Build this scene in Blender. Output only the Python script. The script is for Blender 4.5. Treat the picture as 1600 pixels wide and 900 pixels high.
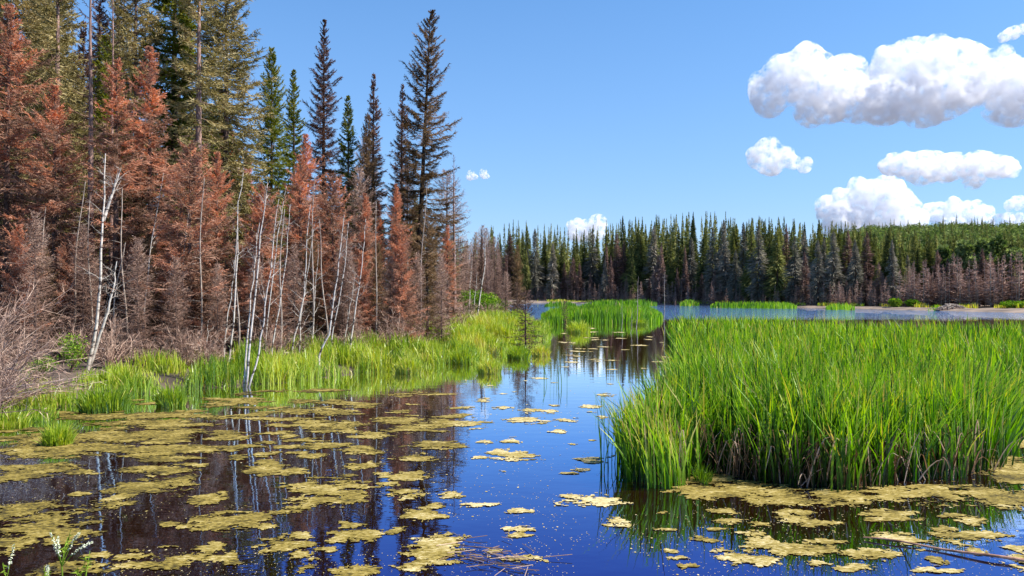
import bpy, math
import numpy as np
from math import radians as R, sin, cos, pi

# ---------------------------------------------------------------- camera / world / sun
scene = bpy.context.scene
scene.render.engine = 'CYCLES'
for o in list(bpy.data.objects):
    bpy.data.objects.remove(o)
COL = scene.collection
CAMZ, FPX, HOR = 3.5, 1200.0, 458.0          # camera height, focal length in photo pixels, horizon row

cd = bpy.data.cameras.new('camera')
cam = bpy.data.objects.new('camera', cd)
COL.objects.link(cam)
cam.location = (0, 0, CAMZ)
cd.sensor_width = 36.0
cd.lens = FPX / 1600 * 36.0
cd.clip_start, cd.clip_end = 0.1, 20000
cam.rotation_euler = (R(90) + math.atan((HOR - 450) / FPX), 0, 0)
scene.camera = cam

SUN_AZ, SUN_EL = 97.0, 49.0                  # clockwise from +Y, elevation
world = bpy.data.worlds.new("World")
scene.world = world
world.use_nodes = True
wn, wl = world.node_tree.nodes, world.node_tree.links
wn.clear()
sky = wn.new('ShaderNodeTexSky')
sky.sky_type = 'NISHITA'
sky.sun_disc = False
sky.sun_elevation = R(SUN_EL)
sky.sun_rotation = R(SUN_AZ)
sky.altitude = 600
sky.air_density = 1.0
sky.dust_density = 0.25
sky.ozone_density = 3.0
hs = wn.new('ShaderNodeHueSaturation')
hs.inputs['Saturation'].default_value = 1.24
hs.inputs['Value'].default_value = 1.08
bg = wn.new('ShaderNodeBackground')
bg.inputs['Strength'].default_value = 0.09
mxs = wn.new('ShaderNodeMix'); mxs.data_type = 'RGBA'; mxs.inputs[0].default_value = .58
mxs.inputs[7].default_value = (1.42, 2.45, 4.5, 1)      # even summer blue that evens out the dome
wo = wn.new('ShaderNodeOutputWorld')
wl.new(sky.outputs[0], hs.inputs['Color'])
wtc = wn.new('ShaderNodeTexCoord'); wsep = wn.new('ShaderNodeSeparateXYZ'); wl.new(wtc.outputs['Generated'], wsep.inputs[0])
wmr = wn.new('ShaderNodeMapRange'); wmr.inputs[1].default_value = 0.0; wmr.inputs[2].default_value = 0.55
wmr.inputs[3].default_value = 0.72; wmr.inputs[4].default_value = 0.0
wl.new(wsep.outputs[2], wmr.inputs[0]); wl.new(wmr.outputs[0], mxs.inputs[0])
wl.new(hs.outputs[0], mxs.inputs[6])
wl.new(mxs.outputs[2], bg.inputs['Color'])
wl.new(bg.outputs[0], wo.inputs['Surface'])

sl = bpy.data.lights.new('sun', 'SUN')
sl.energy = 4.8
sl.angle = R(0.5)
sl.color = (1.0, 0.95, 0.87)
sun = bpy.data.objects.new('sun', sl)
COL.objects.link(sun)
sun.rotation_euler = (R(90 - SUN_EL), 0, R(180 - SUN_AZ) )
sun.location = (60, 20, 60)

scene.view_settings.view_transform = 'Standard'
scene.view_settings.look = 'None'
scene.view_settings.exposure = 1.15
scene.view_settings.gamma = 1.0
scene.view_settings.use_curve_mapping = False
scene.cycles.max_bounces = 8
scene.cycles.transparent_max_bounces = 32

# ---------------------------------------------------------------- small numpy tools
def rng(seed):
    return np.random.default_rng(seed)

def P(x, y, Y):
    """photo pixel (x, y) at distance Y -> world point"""
    return np.array([(x - 800) / FPX * Y, Y, CAMZ - (y - HOR) * Y / FPX])

def W(x, y):
    """photo pixel on the water plane -> (X, Y)"""
    Y = FPX * CAMZ / (y - HOR)
    return ((x - 800) / FPX * Y, Y)

def _hash(ix, iy, s):
    h = (ix.astype(np.int64) * 374761393 + iy.astype(np.int64) * 668265263 + s * 1442695041) & 0x7fffffff
    h = ((h ^ (h >> 13)) * 1274126177) & 0x7fffffff
    h = h ^ (h >> 16)
    return (h & 0xffff) / 65535.0

def vnoise(x, y, s=0):
    x = np.asarray(x, float); y = np.asarray(y, float)
    ix, iy = np.floor(x), np.floor(y)
    fx, fy = x - ix, y - iy
    fx = fx * fx * (3 - 2 * fx); fy = fy * fy * (3 - 2 * fy)
    ix = ix.astype(np.int64); iy = iy.astype(np.int64)
    a = _hash(ix, iy, s); b = _hash(ix + 1, iy, s); c = _hash(ix, iy + 1, s); d = _hash(ix + 1, iy + 1, s)
    return (a * (1 - fx) + b * fx) * (1 - fy) + (c * (1 - fx) + d * fx) * fy

def fbm(x, y, s=0, octv=4):
    v, a, t = 0, 1.0, 0
    for k in range(octv):
        v = v + a * vnoise(x * 2 ** k, y * 2 ** k, s + k * 17)
        t += a; a *= 0.55
    return v / t

def smooth(a, b, x):
    t = np.clip((x - a) / (b - a), 0, 1)
    return t * t * (3 - 2 * t)

def inside(px, py, poly):
    r = np.zeros(px.shape, bool)
    n = len(poly)
    for i in range(n):
        x1, y1 = poly[i]; x2, y2 = poly[(i + 1) % n]
        c = ((y1 > py) != (y2 > py)) & (px < (x2 - x1) * (py - y1) / ((y2 - y1) + 1e-12) + x1)
        r ^= c
    return r

def dist_poly(px, py, poly, closed=True):
    d = np.full(px.shape, 1e9)
    n = len(poly)
    for i in range(n if closed else n - 1):
        x1, y1 = poly[i]; x2, y2 = poly[(i + 1) % n]
        dx, dy = x2 - x1, y2 - y1
        t = np.clip(((px - x1) * dx + (py - y1) * dy) / (dx * dx + dy * dy + 1e-12), 0, 1)
        d = np.minimum(d, np.hypot(px - x1 - t * dx, py - y1 - t * dy))
    return d

def norm(v):
    return v / (np.linalg.norm(v, axis=-1, keepdims=True) + 1e-9)

# ---------------------------------------------------------------- mesh collector
class MB:
    def __init__(self):
        self.v, self.t, self.f4, self.f3, self.m4, self.m3, self.n = [], [], [], [], [], [], 0
    def add(self, v, f, tone=0.5, mat=0):
        v = np.asarray(v, float).reshape(-1, 3); f = np.asarray(f, np.int64)
        tone = np.broadcast_to(np.asarray(tone, float), (len(v),)) if np.ndim(tone) < 1 or len(np.atleast_1d(tone)) == len(v) else np.full(len(v), 0.5)
        self.v.append(v); self.t.append(tone)
        if f.shape[1] == 4:
            self.f4.append(f + self.n); self.m4.append(np.full(len(f), mat))
        else:
            self.f3.append(f + self.n); self.m3.append(np.full(len(f), mat))
        self.n += len(v)
    def ribbons(self, pts, width, side, tone=0.5, mat=0):
        """pts (N,K,3) width (N,K) side (N,3) or (N,K,3)"""
        pts = np.asarray(pts, float); N, K, _ = pts.shape
        if side.ndim == 2: side = side[:, None, :]
        w = np.broadcast_to(width, (N, K))[:, :, None] * 0.5
        v = np.stack([pts - side * w, pts + side * w], axis=2).reshape(N * K * 2, 3)
        base = (np.arange(N) * K * 2)[:, None] + (np.arange(K - 1) * 2)[None, :]
        base = base.reshape(-1)
        f = np.stack([base, base + 1, base + 3, base + 2], axis=1)
        tone = np.asarray(tone, float)
        if tone.ndim == 0: tn = np.full(N * K * 2, float(tone))
        elif tone.ndim == 1: tn = np.repeat(tone, K * 2)
        else: tn = np.repeat(tone.reshape(-1), 2)
        self.add(v, f, tn, mat)
    def tris(self, base, tip, width, side, tone=0.5, mat=0):
        """one triangle per twig: base edge -> tip"""
        N = len(base)
        w = np.broadcast_to(width, (N,))[:, None] * 0.5
        v = np.stack([base - side * w, base + side * w, tip], axis=1).reshape(-1, 3)
        f = (np.arange(N) * 3)[:, None] + np.arange(3)[None, :]
        self.add(v, f, np.repeat(np.broadcast_to(tone, (N,)), 3), mat)
    def tubes(self, pts, rad, sides=5, tone=0.5, mat=0):
        pts = np.asarray(pts, float); N, K, _ = pts.shape
        tan = norm(np.gradient(pts, axis=1)) if K > 2 else norm(np.repeat((pts[:, 1:] - pts[:, :1]), 2, axis=1))
        ref = np.where(np.abs(tan[..., 2:3]) > 0.8, np.array([1.0, 0, 0]), np.array([0, 0, 1.0]))
        ref = np.where(np.abs(tan[:, :1, 2:3]) > 0.8, np.array([1.0, 0, 0]), np.array([0, 0, 1.0])) + 0 * ref
        u = norm(np.cross(tan, ref)); w = np.cross(tan, u)
        a = np.arange(sides) / sides * 2 * pi
        ring = u[:, :, None, :] * np.cos(a)[None, None, :, None] + w[:, :, None, :] * np.sin(a)[None, None, :, None]
        rad = np.broadcast_to(rad, (N, K))
        v = pts[:, :, None, :] + ring * rad[:, :, None, None]
        idx = np.arange(N * K * sides).reshape(N, K, sides)
        a0 = idx[:, :-1, :]; a1 = np.roll(a0, -1, axis=2); b0 = idx[:, 1:, :]; b1 = np.roll(b0, -1, axis=2)
        f = np.stack([a0, a1, b1, b0], axis=-1).reshape(-1, 4)
        tone = np.asarray(tone, float)
        tn = np.full(N * K * sides, float(tone)) if tone.ndim == 0 else np.repeat(tone, K * sides)
        self.add(v, f, tn, mat)
    def merge(self, other, loc, scale, rot, tshift=0.0):
        c, s = cos(rot), sin(rot)
        for v, t in zip(other.v, other.t):
            vv = v * np.array(scale)
            vv = np.stack([vv[:, 0] * c - vv[:, 1] * s, vv[:, 0] * s + vv[:, 1] * c, vv[:, 2]], axis=1) + np.array(loc)
            self.v.append(vv); self.t.append(np.clip(t + tshift, 0, 1))
        for f in other.f4: self.f4.append(f + self.n)
        for f in other.f3: self.f3.append(f + self.n)
        self.m4 += other.m4; self.m3 += other.m3
        self.n += other.n
    def mesh(self, name, mats, smooth_sh=False):
        me = bpy.data.meshes.new(name)
        v = np.concatenate(self.v).astype(np.float32)
        t = np.concatenate(self.t).astype(np.float32)
        f4 = np.concatenate(self.f4) if self.f4 else np.zeros((0, 4), int)
        f3 = np.concatenate(self.f3) if self.f3 else np.zeros((0, 3), int)
        m = np.concatenate(self.m4 + self.m3).astype(np.int32)
        loops = np.concatenate([f4.reshape(-1), f3.reshape(-1)]).astype(np.int32)
        starts = np.concatenate([np.arange(len(f4)) * 4, len(f4) * 4 + np.arange(len(f3)) * 3]).astype(np.int32)
        me.vertices.add(len(v)); me.vertices.foreach_set('co', v.reshape(-1))
        me.loops.add(len(loops)); me.loops.foreach_set('vertex_index', loops)
        me.polygons.add(len(starts)); me.polygons.foreach_set('loop_start', starts)
        me.polygons.foreach_set('material_index', m)
        me.polygons.foreach_set('use_smooth', np.full(len(starts), smooth_sh))
        at = me.attributes.new('tone', 'FLOAT', 'POINT'); at.data.foreach_set('value', t)
        me.update(calc_edges=True)
        for mt in (mats if isinstance(mats, (list, tuple)) else [mats]): me.materials.append(mt)
        return me
    def build(self, name, mats, parent=None, smooth_sh=False):
        return obj(name, self.mesh(name, mats, smooth_sh), parent)

def obj(name, me, parent=None, loc=(0, 0, 0)):
    o = bpy.data.objects.new(name, me)
    COL.objects.link(o)
    if parent is not None: o.parent = parent
    o.location = loc
    return o

def tag(o, label=None, cat=None, group=None, kind=None):
    if label: o['label'] = label
    if cat: o['category'] = cat
    if group: o['group'] = group
    if kind: o['kind'] = kind
    return o

def empty(name, loc):
    o = bpy.data.objects.new(name, None)
    COL.objects.link(o); o.location = loc
    o.empty_display_size = 0.3
    return o

# ---------------------------------------------------------------- materials
def newmat(name):
    m = bpy.data.materials.new(name); m.use_nodes = True
    m.node_tree.nodes.clear()
    return m, m.node_tree.nodes, m.node_tree.links

def ramp(n, l, fac, stops):
    r = n.new('ShaderNodeValToRGB')
    e = r.color_ramp.elements
    e[0].position, e[0].color = stops[0][0], (*stops[0][1], 1)
    e[1].position, e[1].color = stops[-1][0], (*stops[-1][1], 1)
    for p, c in stops[1:-1]:
        x = e.new(p); x.color = (*c, 1)
    l.new(fac, r.inputs[0])
    return r.outputs[0]

def leaf_mat(name, stops, trans=0.35, rough=0.5, gloss=0.0, noise=0.3, scale=3.0, objvar=0.25, tsat=1.3):
    """diffuse + translucent; colour from the 'tone' attribute, 3-D noise and per-object variation"""
    m, n, l = newmat(name)
    at = n.new('ShaderNodeAttribute'); at.attribute_name = 'tone'
    tc = n.new('ShaderNodeTexCoord')
    nz = n.new('ShaderNodeTexNoise'); nz.inputs['Scale'].default_value = scale; nz.inputs['Detail'].default_value = 3
    l.new(tc.outputs['Object'], nz.inputs['Vector'])
    oi = n.new('ShaderNodeObjectInfo')
    a = n.new('ShaderNodeMath'); a.operation = 'MULTIPLY_ADD'; a.inputs[1].default_value = noise; l.new(nz.outputs[0], a.inputs[0])
    l.new(at.outputs['Fac'], a.inputs[2])
    b = n.new('ShaderNodeMath'); b.operation = 'MULTIPLY_ADD'; b.inputs[1].default_value = objvar; l.new(oi.outputs['Random'], b.inputs[0])
    l.new(a.outputs[0], b.inputs[2])
    c = n.new('ShaderNodeMath'); c.operation = 'SUBTRACT'; c.inputs[1].default_value = 0.5 * (noise + objvar); l.new(b.outputs[0], c.inputs[0])
    colr = ramp(n, l, c.outputs[0], stops)
    d = n.new('ShaderNodeBsdfDiffuse'); l.new(colr, d.inputs[0])
    out = n.new('ShaderNodeOutputMaterial')
    sh = d.outputs[0]
    if trans > 0:
        h = n.new('ShaderNodeHueSaturation'); h.inputs['Saturation'].default_value = tsat; h.inputs['Value'].default_value = 1.3
        l.new(colr, h.inputs['Color'])
        t = n.new('ShaderNodeBsdfTranslucent'); l.new(h.outputs[0], t.inputs[0])
        mx = n.new('ShaderNodeMixShader'); mx.inputs[0].default_value = trans
        l.new(sh, mx.inputs[1]); l.new(t.outputs[0], mx.inputs[2]); sh = mx.outputs[0]
    if gloss > 0:
        g = n.new('ShaderNodeBsdfGlossy'); g.inputs['Roughness'].default_value = rough
        g.inputs[0].default_value = (1, 1, 1, 1)
        mx = n.new('ShaderNodeMixShader'); mx.inputs[0].default_value = gloss
        l.new(sh, mx.inputs[1]); l.new(g.outputs[0], mx.inputs[2]); sh = mx.outputs[0]
    l.new(sh, out.inputs[0])
    return m

def bark_mat(name, c1, c2, scale=(6, 6, 1.5), bump=0.4):
    m, n, l = newmat(name)
    tc = n.new('ShaderNodeTexCoord'); mp = n.new('ShaderNodeMapping'); mp.inputs['Scale'].default_value = scale
    l.new(tc.outputs['Object'], mp.inputs[0])
    nz = n.new('ShaderNodeTexNoise'); nz.inputs['Scale'].default_value = 2.5; nz.inputs['Detail'].default_value = 6
    l.new(mp.outputs[0], nz.inputs['Vector'])
    col = ramp(n, l, nz.outputs[0], [(0.35, c1), (0.65, c2)])
    b = n.new('ShaderNodeBsdfPrincipled'); b.inputs['Roughness'].default_value = 0.9
    b.inputs['Specular IOR Level'].default_value = 0.2
    l.new(col, b.inputs['Base Color'])
    bp = n.new('ShaderNodeBump'); bp.inputs['Strength'].default_value = bump; bp.inputs['Distance'].default_value = 0.03
    l.new(nz.outputs[0], bp.inputs['Height']); l.new(bp.outputs[0], b.inputs['Normal'])
    o = n.new('ShaderNodeOutputMaterial'); l.new(b.outputs[0], o.inputs[0])
    return m

M = {}
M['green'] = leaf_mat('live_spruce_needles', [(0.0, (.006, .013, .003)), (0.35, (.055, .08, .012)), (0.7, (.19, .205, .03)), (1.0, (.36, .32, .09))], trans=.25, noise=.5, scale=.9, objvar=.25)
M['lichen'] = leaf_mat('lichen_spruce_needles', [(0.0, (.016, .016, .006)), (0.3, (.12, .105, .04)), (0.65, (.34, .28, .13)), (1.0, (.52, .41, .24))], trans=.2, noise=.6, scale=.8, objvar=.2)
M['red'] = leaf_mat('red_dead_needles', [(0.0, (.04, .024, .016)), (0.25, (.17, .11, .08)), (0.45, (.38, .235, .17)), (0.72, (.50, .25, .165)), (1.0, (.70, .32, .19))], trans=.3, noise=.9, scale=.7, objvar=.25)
M['brown'] = leaf_mat('brown_dead_needles', [(0.0, (.02, .012, .010)), (0.5, (.13, .075, .058)), (1.0, (.36, .22, .165))], trans=.2, noise=.6, scale=.9, objvar=.2)
M['olive'] = leaf_mat('olive_brown_needles', [(0.0, (.018, .013, .007)), (0.5, (.13, .085, .045)), (1.0, (.32, .21, .12))], trans=.2, noise=.6, scale=.9, objvar=.2)
M['twig'] = leaf_mat('bare_grey_twigs', [(0.0, (.025, .015, .012)), (0.5, (.27, .165, .125)), (1.0, (.62, .45, .35))], trans=0, noise=.6, scale=.9, objvar=.2)
M['bark'] = bark_mat('spruce_bark', (.045, .03, .026), (.17, .11, .09))
M['darkbark'] = bark_mat('dark_wet_bark', (.016, .012, .01), (.06, .045, .036))
M['greybark'] = bark_mat('grey_dead_wood', (.16, .12, .10), (.42, .35, .29))
M['far_green'] = leaf_mat('far_spruce_foliage', [(0.0, (.007, .014, .011)), (0.3, (.042, .062, .027)), (0.65, (.18, .195, .062)), (1.0, (.38, .36, .14))], trans=.2, noise=.5, scale=.35, objvar=.5)
M['far_grey'] = leaf_mat('far_grey_spruce_foliage', [(0.0, (.05, .055, .05)), (0.5, (.20, .19, .15)), (1.0, (.40, .35, .29))], trans=.15, noise=.5, scale=.4, objvar=.4)
M['far_brown'] = leaf_mat('far_dead_spruce_foliage', [(0.0, (.04, .026, .022)), (0.5, (.20, .13, .11)), (1.0, (.42, .29, .24))], trans=.15, noise=.5, scale=.4, objvar=.4)
M['aspen'] = leaf_mat('aspen_leaves', [(0.0, (.035, .06, .02)), (0.5, (.13, .17, .06)), (1.0, (.28, .32, .14))], trans=.35, noise=.4, scale=.5, objvar=.4)
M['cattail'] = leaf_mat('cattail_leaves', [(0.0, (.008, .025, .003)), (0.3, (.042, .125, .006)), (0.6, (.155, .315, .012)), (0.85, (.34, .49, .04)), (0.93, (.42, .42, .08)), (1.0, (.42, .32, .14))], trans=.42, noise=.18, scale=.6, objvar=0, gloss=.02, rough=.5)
M['deadleaf'] = leaf_mat('dead_cattail_leaves', [(0.0, (.06, .035, .02)), (0.6, (.26, .17, .11)), (1.0, (.62, .48, .38))], trans=.3, noise=.3, scale=4, objvar=0)
M['grass'] = leaf_mat('marsh_grass_blades', [(0.0, (.015, .045, .004)), (0.35, (.11, .21, .012)), (0.62, (.28, .38, .025)), (0.88, (.52, .52, .09)), (1.0, (.46, .34, .12))], trans=.4, noise=.3, scale=.5, objvar=0, gloss=.03, rough=.4)
M['shrub'] = leaf_mat('shrub_leaves', [(0.0, (.04, .09, .012)), (0.5, (.13, .24, .025)), (1.0, (.32, .38, .06))], trans=.35, noise=.4, scale=1.5, objvar=.2)

def birch_mat():
    m, n, l = newmat('birch_bark')
    tc = n.new('ShaderNodeTexCoord'); mp = n.new('ShaderNodeMapping'); mp.inputs['Scale'].default_value = (2.2, 2.2, 6)
    l.new(tc.outputs['Object'], mp.inputs[0])
    nz = n.new('ShaderNodeTexNoise'); nz.inputs['Scale'].default_value = 1.3; nz.inputs['Detail'].default_value = 4
    l.new(mp.outputs[0], nz.inputs['Vector'])
    col = ramp(n, l, nz.outputs[0], [(0.38, (.05, .035, .03)), (0.44, (.42, .36, .30)), (0.6, (.56, .50, .43))])
    at = n.new('ShaderNodeAttribute'); at.attribute_name = 'tone'
    mx = n.new('ShaderNodeMix'); mx.data_type = 'RGBA'
    l.new(at.outputs['Fac'], mx.inputs[0]); mx.inputs[6].default_value = (.06, .04, .03, 1); l.new(col, mx.inputs[7])
    b = n.new('ShaderNodeBsdfPrincipled'); b.inputs['Roughness'].default_value = .7
    l.new(mx.outputs[2], b.inputs['Base Color'])
    o = n.new('ShaderNodeOutputMaterial'); l.new(b.outputs[0], o.inputs[0])
    return m
M['birch'] = birch_mat()

def ground_mat():
    m, n, l = newmat('marsh_ground')
    tc = n.new('ShaderNodeTexCoord')
    at = n.new('ShaderNodeAttribute'); at.attribute_name = 'tone'
    nz = n.new('ShaderNodeTexNoise'); nz.inputs['Scale'].default_value = .6; nz.inputs['Detail'].default_value = 8
    l.new(tc.outputs['Object'], nz.inputs['Vector'])
    soil = ramp(n, l, nz.outputs[0], [(0.35, (.035, .024, .016)), (0.65, (.13, .09, .06))])
    nz2 = n.new('ShaderNodeTexNoise'); nz2.inputs['Scale'].default_value = .25; nz2.inputs['Detail'].default_value = 6
    l.new(tc.outputs['Object'], nz2.inputs['Vector'])
    mud = ramp(n, l, nz2.outputs[0], [(0.35, (.09, .065, .048)), (0.65, (.24, .175, .13))])
    mx = n.new('ShaderNodeMix'); mx.data_type = 'RGBA'
    l.new(at.outputs['Fac'], mx.inputs[0]); l.new(soil, mx.inputs[6]); l.new(mud, mx.inputs[7])
    b = n.new('ShaderNodeBsdfPrincipled'); b.inputs['Roughness'].default_value = .95
    l.new(mx.outputs[2], b.inputs['Base Color'])
    bp = n.new('ShaderNodeBump'); bp.inputs['Strength'].default_value = .5; bp.inputs['Distance'].default_value = .1
    l.new(nz.outputs[0], bp.inputs['Height']); l.new(bp.outputs[0], b.inputs['Normal'])
    o = n.new('ShaderNodeOutputMaterial'); l.new(b.outputs[0], o.inputs[0])
    return m
M['ground'] = ground_mat()

def water_mat():
    m, n, l = newmat('pond_water')
    tc = n.new('ShaderNodeTexCoord')
    sep = n.new('ShaderNodeSeparateXYZ'); l.new(tc.outputs['Object'], sep.inputs[0])
    # glassy near the bank, wind-rippled out on the open lake
    mr = n.new('ShaderNodeMapRange'); mr.inputs[1].default_value = 95; mr.inputs[2].default_value = 130
    mr.inputs[3].default_value = 0.0; mr.inputs[4].default_value = 1.0
    l.new(sep.outputs[1], mr.inputs[0])
    mp = n.new('ShaderNodeMapping'); mp.inputs['Scale'].default_value = (1.0, 1.6, 1)
    l.new(tc.outputs['Object'], mp.inputs[0])
    n1 = n.new('ShaderNodeTexNoise'); n1.inputs['Scale'].default_value = 1.1; n1.inputs['Detail'].default_value = 3
    l.new(mp.outputs[0], n1.inputs['Vector'])
    n2 = n.new('ShaderNodeTexNoise'); n2.inputs['Scale'].default_value = 2.2; n2.inputs['Detail'].default_value = 2
    l.new(mp.outputs[0], n2.inputs['Vector'])
    b1 = n.new('ShaderNodeBump'); b1.inputs['Strength'].default_value = 1.0; b1.inputs['Distance'].default_value = .0035
    l.new(n1.outputs[0], b1.inputs['Height'])
    b2 = n.new('ShaderNodeBump'); b2.inputs['Distance'].default_value = .24
    l.new(n2.outputs[0], b2.inputs['Height']); l.new(mr.outputs[0], b2.inputs['Strength']); l.new(b1.outputs[0], b2.inputs['Normal'])
    fr = n.new('ShaderNodeFresnel'); fr.inputs[0].default_value = 1.33
    l.new(b1.outputs[0], fr.inputs['Normal'])
    cr = ramp(n, l, fr.outputs[0], [(0.10, (.035, .11, .36)), (0.13, (.055, .155, .42)), (0.315, (.37, .57, .83)), (0.5, (.90, .97, 1.0))])
    g = n.new('ShaderNodeBsdfGlossy'); g.inputs['Roughness'].default_value = 0.012
    l.new(cr, g.inputs[0]); l.new(b2.outputs[0], g.inputs['Normal'])
    d = n.new('ShaderNodeBsdfDiffuse'); d.inputs[0].default_value = (.0065, .0022, .0003, 1)
    mx = n.new('ShaderNodeAddShader'); l.new(d.outputs[0], mx.inputs[0]); l.new(g.outputs[0], mx.inputs[1])
    o = n.new('ShaderNodeOutputMaterial'); l.new(mx.outputs[0], o.inputs[0])
    return m
M['water'] = water_mat()

def mat_mat():
    m, n, l = newmat('floating_algae')
    tc = n.new('ShaderNodeTexCoord')
    at = n.new('ShaderNodeAttribute'); at.attribute_name = 'tone'
    geo = n.new('ShaderNodeNewGeometry')
    nz = n.new('ShaderNodeTexNoise'); nz.inputs['Scale'].default_value = 20; nz.inputs['Detail'].default_value = 5; nz.inputs['Roughness'].default_value = .75
    am = n.new('ShaderNodeMapping'); am.inputs['Scale'].default_value = (.55, 1.5, 1)
    l.new(geo.outputs['Position'], am.inputs[0]); l.new(am.outputs[0], nz.inputs['Vector'])
    nb = n.new('ShaderNodeTexNoise'); nb.inputs['Scale'].default_value = 2.5; nb.inputs['Detail'].default_value = 4
    l.new(geo.outputs['Position'], nb.inputs['Vector'])
    a = n.new('ShaderNodeMath'); a.operation = 'MULTIPLY_ADD'; a.inputs[1].default_value = 2.3; l.new(nz.outputs[0], a.inputs[0]); l.new(at.outputs['Fac'], a.inputs[2])
    b_ = n.new('ShaderNodeMath'); b_.operation = 'MULTIPLY_ADD'; b_.inputs[1].default_value = .35; l.new(nb.outputs[0], b_.inputs[0]); l.new(a.outputs[0], b_.inputs[2])
    c = n.new('ShaderNodeMath'); c.operation = 'SUBTRACT'; c.inputs[1].default_value = 1.30; l.new(b_.outputs[0], c.inputs[0])
    col = ramp(n, l, c.outputs[0], [(0.08, (.014, .010, .002)), (0.3, (.075, .056, .007)), (0.52, (.205, .150, .022)), (0.78, (.33, .26, .09)), (1.0, (.52, .44, .25))])
    b = n.new('ShaderNodeBsdfPrincipled'); b.inputs['Roughness'].default_value = .85
    b.inputs['Specular IOR Level'].default_value = .25
    l.new(col, b.inputs['Base Color'])
    bp = n.new('ShaderNodeBump'); bp.inputs['Strength'].default_value = .8; bp.inputs['Distance'].default_value = .02
    l.new(nz.outputs[0], bp.inputs['Height']); l.new(bp.outputs[0], b.inputs['Normal'])
    o = n.new('ShaderNodeOutputMaterial'); l.new(b.outputs[0], o.inputs[0])
    return m
M['algae'] = mat_mat()

def cloud_mat(name, alpha, scale):
    m, n, l = newmat(name)
    d = n.new('ShaderNodeBsdfDiffuse'); d.inputs[0].default_value = (.93, .93, .94, 1)
    t = n.new('ShaderNodeBsdfTranslucent'); t.inputs[0].default_value = (.93, .93, .94, 1)
    mx = n.new('ShaderNodeMixShader'); mx.inputs[0].default_value = .45
    l.new(d.outputs[0], mx.inputs[1]); l.new(t.outputs[0], mx.inputs[2])
    o = n.new('ShaderNodeOutputMaterial')
    if alpha is None:
        pb = n.new('ShaderNodeBsdfPrincipled'); pb.inputs['Base Color'].default_value = (1, 1, 1, 1); pb.inputs['Roughness'].default_value = 1
        pb.inputs['Specular IOR Level'].default_value = 0; pb.inputs['Subsurface Weight'].default_value = 1
        pb.inputs['Subsurface Radius'].default_value = (1, 1, 1); pb.inputs['Subsurface Scale'].default_value = 30
        l.new(pb.outputs[0], o.inputs[0]); return m
    tc = n.new('ShaderNodeTexCoord')
    nz = n.new('ShaderNodeTexNoise'); nz.inputs['Scale'].default_value = scale; nz.inputs['Detail'].default_value = 8; nz.inputs['Roughness'].default_value = .68
    l.new(tc.outputs['Object'], nz.inputs['Vector'])
    mr = n.new('ShaderNodeMapRange'); mr.inputs[1].default_value = alpha[0]; mr.inputs[2].default_value = alpha[1]
    mr.inputs[3].default_value = 0; mr.inputs[4].default_value = alpha[2]
    l.new(nz.outputs[0], mr.inputs[0])
    tr = n.new('ShaderNodeBsdfTransparent')
    m2 = n.new('ShaderNodeMixShader'); l.new(mr.outputs[0], m2.inputs[0]); l.new(tr.outputs[0], m2.inputs[1]); l.new(mx.outputs[0], m2.inputs[2])
    l.new(m2.outputs[0], o.inputs[0])
    return m
M['cloud'] = cloud_mat('cloud_body', None, 1)
def cloud_vol(s):
    m, n, l = newmat('cloud_vapour')
    tc = n.new('ShaderNodeTexCoord')
    nz = n.new('ShaderNodeTexNoise'); nz.inputs['Scale'].default_value = .026 / s; nz.inputs['Detail'].default_value = 8; nz.inputs['Roughness'].default_value = .72
    l.new(tc.outputs['Object'], nz.inputs['Vector'])
    mr = n.new('ShaderNodeMapRange'); mr.inputs[1].default_value = .475; mr.inputs[2].default_value = .82
    mr.inputs[3].default_value = 0; mr.inputs[4].default_value = .14 / s
    l.new(nz.outputs[0], mr.inputs[0])
    v = n.new('ShaderNodeVolumePrincipled'); v.inputs['Color'].default_value = (.925, .93, .955, 1); v.inputs['Anisotropy'].default_value = .2
    l.new(mr.outputs[0], v.inputs['Density'])
    o = n.new('ShaderNodeOutputMaterial'); l.new(v.outputs[0], o.inputs['Volume'])
    return m
scene.cycles.volume_bounces = 14
scene.cycles.max_bounces = 16
scene.cycles.volume_step_rate = .25
scene.cycles.volume_max_steps = 128

# ---------------------------------------------------------------- terrain and water
LAKE = [(-45, 8.9), (-45, 14), (-24, 18), (-16, 19.6), W(0, 662), W(60, 647), W(150, 630), W(230, 617), W(300, 609), W(380, 604), W(450, 599),
        W(520, 589), W(560, 584), W(620, 579), W(680, 571), W(740, 563), W(790, 549), W(835, 536), W(850, 519), W(835, 501),
        W(800, 486), W(785, 477), W(840, 473), W(1050, 475.5), W(1200, 479), W(1400, 484), W(1600, 489), (118, 122), (170, 90), (170, 8.9)]

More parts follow.
